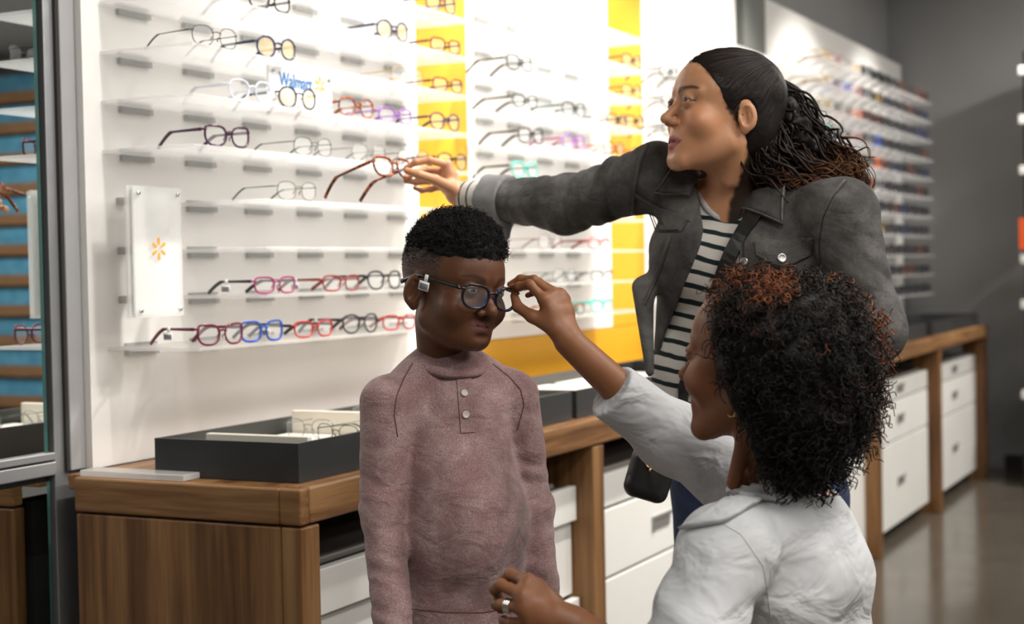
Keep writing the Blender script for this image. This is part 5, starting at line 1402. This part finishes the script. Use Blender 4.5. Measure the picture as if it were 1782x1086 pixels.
# right hand at the glasses of the boy
z0 = 2.455
hw = at(990, 594, z0-.03)
fo = at(1125, 722, z0-.02)
idx = [at(948, 522, z0-.03), at(922, 495, z0-.025), at(903, 499, z0-.01), at(890, 501, z0+.006)]
mid = [at(962, 514, z0-.015), at(929, 487, z0+.0), at(906, 486, z0+.012), at(888, 495, z0+.018)]
rin = [at(974, 513, z0+.002), at(938, 492, z0+.026), at(915, 497, z0+.034), at(899, 504, z0+.034)]
lit = [at(981, 522, z0+.018), at(952, 505, z0+.045), at(932, 508, z0+.052), at(918, 514, z0+.052)]
tmb = [at(965, 572, z0-.035), at(926, 551, z0-.025), at(901, 534, z0-.012), at(895, 515, z0+.002)]
fn = hand_sdf(hw, fo, [idx, mid, rin, lit], tmb, [.0074, .0074, .0070, .0062], .0086, .0135, .0235, .031)
lo, hi = bounds_of([hw, fo]+idx+mid+rin+lit+tmb, .032)
P, F = sample(fn, lo, hi, .0020)
parts.append((P, F, np.tile(skin_l, (len(P), 1))*(1+.08*vnoise((P*50).astype(f32)))[:, None]))
# left hand, low in the picture
y0 = 2.06
hw2 = at(1000, 1088, y0); fo2 = at(1110, 1170, y0-.04)
i2 = [at(918, 1014, y0+.005), at(889, 1000, y0+.03), at(876, 1010, y0+.052), at(874, 1024, y0+.06)]
m2 = [at(910, 1036, y0-.012), at(872, 1018, y0+.008), at(862, 1026, y0+.036), at(868, 1040, y0+.05)]
r2 = [at(914, 1060, y0-.016), at(874, 1052, y0+.002), at(864, 1052, y0+.03), at(872, 1062, y0+.046)]
l2 = [at(924, 1082, y0-.012), at(890, 1084, y0+.004), at(877, 1080, y0+.026), at(880, 1086, y0+.04)]
t2 = [at(965, 1050, y0+.03), at(935, 1020, y0+.055), at(905, 1012, y0+.075), at(888, 1018, y0+.08)]
fn2 = hand_sdf(hw2, fo2, [i2, m2, r2, l2], t2, [.0080, .0080, .0076, .0068], .0092, .0145, .025, .031)
lo, hi = bounds_of([hw2, fo2]+i2+m2+r2+l2+t2, .032); P, F = sample(fn2, lo, hi, .0024)
parts.append((P, F, np.tile(skin_l, (len(P), 1))*(1+.08*vnoise((P*50).astype(f32)))[:, None]))
# hidden body under the coat
lRS, lRE, lRW = at(1322, 868, 2.36), at(1175, 762, 2.47), at(1064, 680, z0-.03)
lLS, lLE, lLW = at(1262, 958, 2.03), at(1165, 1210, 1.93), fo2
lCH, lWA, lHI = at(1372, 985, 2.20), at(1392, 1180, 2.22), at(1400, 1380, 2.24)
LF = camdir(-.86, 0, -.5); LF[2] = 0; LF /= np.linalg.norm(LF); LX = np.cross(LF, EZ)        # forward and her right
kn = [lHI+LF*.10+LX*.09*s for s in (-1, 1)]; kn = [np.array([*k_[:2], .065]) for k_ in kn]
an = [k_-LF*.36 for k_ in kn]
def l_under(p):
    d = econe(p, lNB-EZ*.04, lCH, .07, .08, LX, 1.5); d = smin(d, econe(p, lCH, lHI, .08, .09, LX, 1.4), .04)
    for a, b in ((lRS, lRE), (lRE, lerp(lRE, lRW, .5)), (lLS, lLE), (lLE, lerp(lLE, lLW, .7))): d = smin(d, cone(p, a, b, .036, .030), .03)
    return d
lo, hi = bounds_of([lNB, lCH, lHI, lRS, lRE, lRW, lLS, lLE, lLW], .11); P, F = sample(l_under, lo, hi, .010); parts.append((P, F, np.tile(skin_l, (len(P), 1))))
put(link('body', to_mesh('body', parts), M_SKIN_D), lady)
for s in (1, -1): put(eyeball('eye', None, lc0+(np.array((s*EYE[0], EYE[1], EYE[2]))*ls) @ lR, lR, (.0, 1, .0), ls), lady)
nl = MB()
m_nail = mat('pale_mauve_nail', (.42, .24, .26), .25)
nail(nl, idx[3], idx[2], -RM[2]*.7+RM[1]*.7, .0056); nail(nl, mid[3], mid[2], RM[1]*.8-RM[2]*.5, .0056)
put(nl.build('nails', m_nail, None, True), lady)
# ring and earring
rc = lerp(r2[0], r2[1], .72); d = np.asarray(r2[1])-np.asarray(r2[0]); d /= np.linalg.norm(d); e1 = np.cross(d, EZ); e1 /= np.linalg.norm(e1); e2 = np.cross(d, e1)
rg = MB()
for off in (-.003, .0, .003): rg.tube([rc+d*off+.0086*(math.cos(a)*e1+math.sin(a)*e2) for a in np.linspace(0, 6.283, 25)[:-1]], .0019, 6, True)
tag(rg.build('finger_ring', mat('silver_ring', (.75, .75, .72), .2, 1.0), None, True), 'wide silver ring on the lower hand of the person in white', 'ring')
ec = at(1273, 717, 2.105)
tag(MB().tube([ec+.0065*(math.cos(a)*camdir(.75, 0, .65)+math.sin(a)*EZ) for a in np.linspace(0, 6.283, 25)[:-1]], .0017, 6, True).build('earring', M_GOLD, None, True), 'small gold hoop earring of the kneeling person in white', 'earring')
# hair
rs = np.random.RandomState(8)
def l_vol(p):
    q = l_loc(p)
    d = ell(q, (0, -.050, .025), (.112, .108, .105)); d = smin(d, ell(q, (0, -.055, -.05), (.105, .085, .085)), .05)
    d = smin(d, ell(q, (0, .010, .085), (.066, .052, .045)), .03)
    d = d+.007*vnoise(q*f32(38))+.004*vnoise(q*f32(85))
    return smax(d, (q[:, 1]-lhl(q[:, 2]).astype(f32)-f32(.004)), .012)*f32(ls)
lo, hi = lc0-.24, lc0+.24; P, F = sample(l_vol, lo, hi, .005)
q = l_loc(P.astype(f32)); hp = [(P, F, np.tile((.007, .0055, .005), (len(P), 1)))]
nr = grad(l_vol, P, .004)
ok = np.where((q[:, 1] < lhl(q[:, 2])-.000) & (q[:, 2] > -.135))[0]; sel = ok[rs.randint(0, len(ok), 3000)]
root = P[sel]-nr[sel]*.020
dirs = nr[sel]+rs.randn(len(sel), 3)*.35; dirs[:, 2] -= .15
low = np.clip((.05-q[sel][:, 2])/.15, 0, 1); dirs[:, 2] -= low*.9
ql = dirs @ lR.T; fr_ = smooth01(q[sel][:, 1]-lhl(q[sel][:, 2]), -.05, -.01)
ql[:, 1] = np.where(ql[:, 1] > -.25*fr_, ql[:, 1]*(1-fr_)-.45*fr_, ql[:, 1]); dirs = ql @ lR
ln = rs.uniform(.036, .062, len(sel))
Vc, Fc, uc = curls(root, dirs, ln, rs.uniform(.0035, .0065, len(sel)), rs.uniform(2.2, 3.8, len(sel)), .00125, 26, 3, 2.5, rs, .6, .28)
au = vnoise((q[sel]*22).astype(f32)+3.1)+.5*smooth01(q[sel][:, 2], .02, .12)-.20+rs.randn(len(sel))*.10; au = smooth01(au, .30, .60)
cc_ = np.array((.010, .0075, .0068))[None]*(1-au[:, None])+np.array((.22, .068, .024))[None]*au[:, None]
cc_ = cc_*rs.uniform(.7, 1.35, len(sel))[:, None]
hp.append((Vc, Fc, np.repeat(cc_, 26*3, 0)))
put(link('hair', to_mesh('hair', hp), tint_mat('dark_curls', .5, 0, .2)), lady)
# white coat
m_coat = vary(mat('white_cotton_coat', rough=.8, spec=.25), (.50, .51, .53), (.55, .56, .58), 8)
folds(m_coat, 11, (1, 1, 1.6), .030, .55, noise(m_coat, 1, 3, mscale=(700, 700, 500)), .12, .0005, (.5, .4, .2))
dR = (lRW-lRE)/np.linalg.norm(lRW-lRE)
LA = np.array([LX, LF, EZ])
def coat(p):
    d = econe(p, lNB-EZ*.062, lCH, .088, .108, LX, 1.48); d = smin(d, econe(p, lCH, lWA, .108, .100, LX, 1.4), .03)
    d = smin(d, econe(p, lWA, np.array([*(lHI-LF*.04)[:2], .33]), .100, .145, LX, 1.35), .05)
    d = smin(d, cone(p, lNB-EZ*.03, lLS, .050, .058), .05); d = smin(d, cone(p, lNB-EZ*.03, lRS, .050, .055), .05)
    d = d+wrinkle(p, np.array([LX+.3*EZ, LF, EZ-.3*LX]), (6, 6, 8), .007)+wrinkle(p, np.array([LX, LF+.5*EZ, EZ-.5*LF]), (16, 12, 6), .0055)
    a = smin(cone(p, lRS, lRE, .060, .054), cone(p, lRE, lRW, .054, .0475), .03)
    aw = wrinkle(p, np.array([dR*.8+EX*.5, np.cross(dR, EZ), EZ+.6*EX]), (24, 9, 8), .0075)*(1-.8*smooth01((p-lRE.astype(f32)) @ dR.astype(f32), .06, .11))
    b = smin(cone(p, lLS, lLE, .064, .056), cone(p, lLE, lLW, .056, .048), .03)
    bw = wrinkle(p, np.array([EX*.4+EZ*.9, EY, EX*.9-EZ*.4]), (15, 8, 7), .0085)
    a = np.maximum(a+aw, ((p-lRW.astype(f32)) @ dR.astype(f32)))
    d = smin(d, a, .02); d = smin(d, b+bw, .022)
    return smax(d, -cone(p, lc0-EZ*.04, lNB-EZ*.01, .062, .066), .006)
lo, hi = bounds_of([lNB, lCH, lHI, lRS, lRE, lRW, lLS, lLE, lLW], .12); lo[2] = .30; hi[2] = max(lNB[2], lRW[2])+.09
P, F = sample(coat, lo, hi, .0043)
coat_o = put(link('white_coat', to_mesh('white_coat', [(P, F, None)]), m_coat), lady)
lS = Surf([(P, F)])
# collar and lapel
put(lS.patch([(1292, 812), (1378, 842), (1370, 878), (1268, 872)], .004, .008, 9).build('collar', m_coat, None, True), coat_o)
put(lS.patch([(1268, 872), (1330, 872), (1262, 912), (1188, 925)], .003, .007, 9).build('lapel', m_coat, None, True), coat_o)
m_cs = mat('coat_seam', (.58, .59, .61), .9)
for poly in ([(1238, 900), (1290, 930), (1328, 985), (1343, 1080)], [(1040, 707), (1052, 690), (1075, 660), (1098, 646)]):
    seam(poly, m_cs, coat_o, .0007, 24, surf=lS)
# trousers under the coat and shoes
m_tr = mat('dark_slacks', (.02, .021, .025), .85)
def slacks(p):
    d = econe(p, np.array([*lHI[:2], .48]), np.array([*lHI[:2], .34]), .10, .12, LX, 1.3)
    for s, k_, a_ in zip((-1, 1), kn, an):
        h_ = np.array([*(lHI+LX*.09*s-LF*.12)[:2], .30]); d = smin(d, cone(p, h_, k_, .08, .058), .03); d = smin(d, cone(p, k_, a_, .056, .042), .03)
    return np.maximum(d, -p[:, 2]+f32(.004))
lo, hi = bounds_of(kn+an+[np.array([*lHI[:2], .4])], .16); lo[2] = -.01; P, F = sample(slacks, lo, hi, .010); put(link('slacks', to_mesh('slacks', [(P, F, None)]), m_tr), lady)
for a_ in an:
    g0 = np.array([a_[0], a_[1], .05])-LF*.05
    P, F = sample(lambda p: np.maximum(smin(ell(p, g0, (.045, .045, .046)), cone(p, g0, g0-LF*.10-EZ*.02, .036, .026), .02), -p[:, 2]+f32(.003)), g0-.2, g0+.2, .008); put(link('shoe', to_mesh('shoe', [(P, F, None)]), m_shoe), lady)
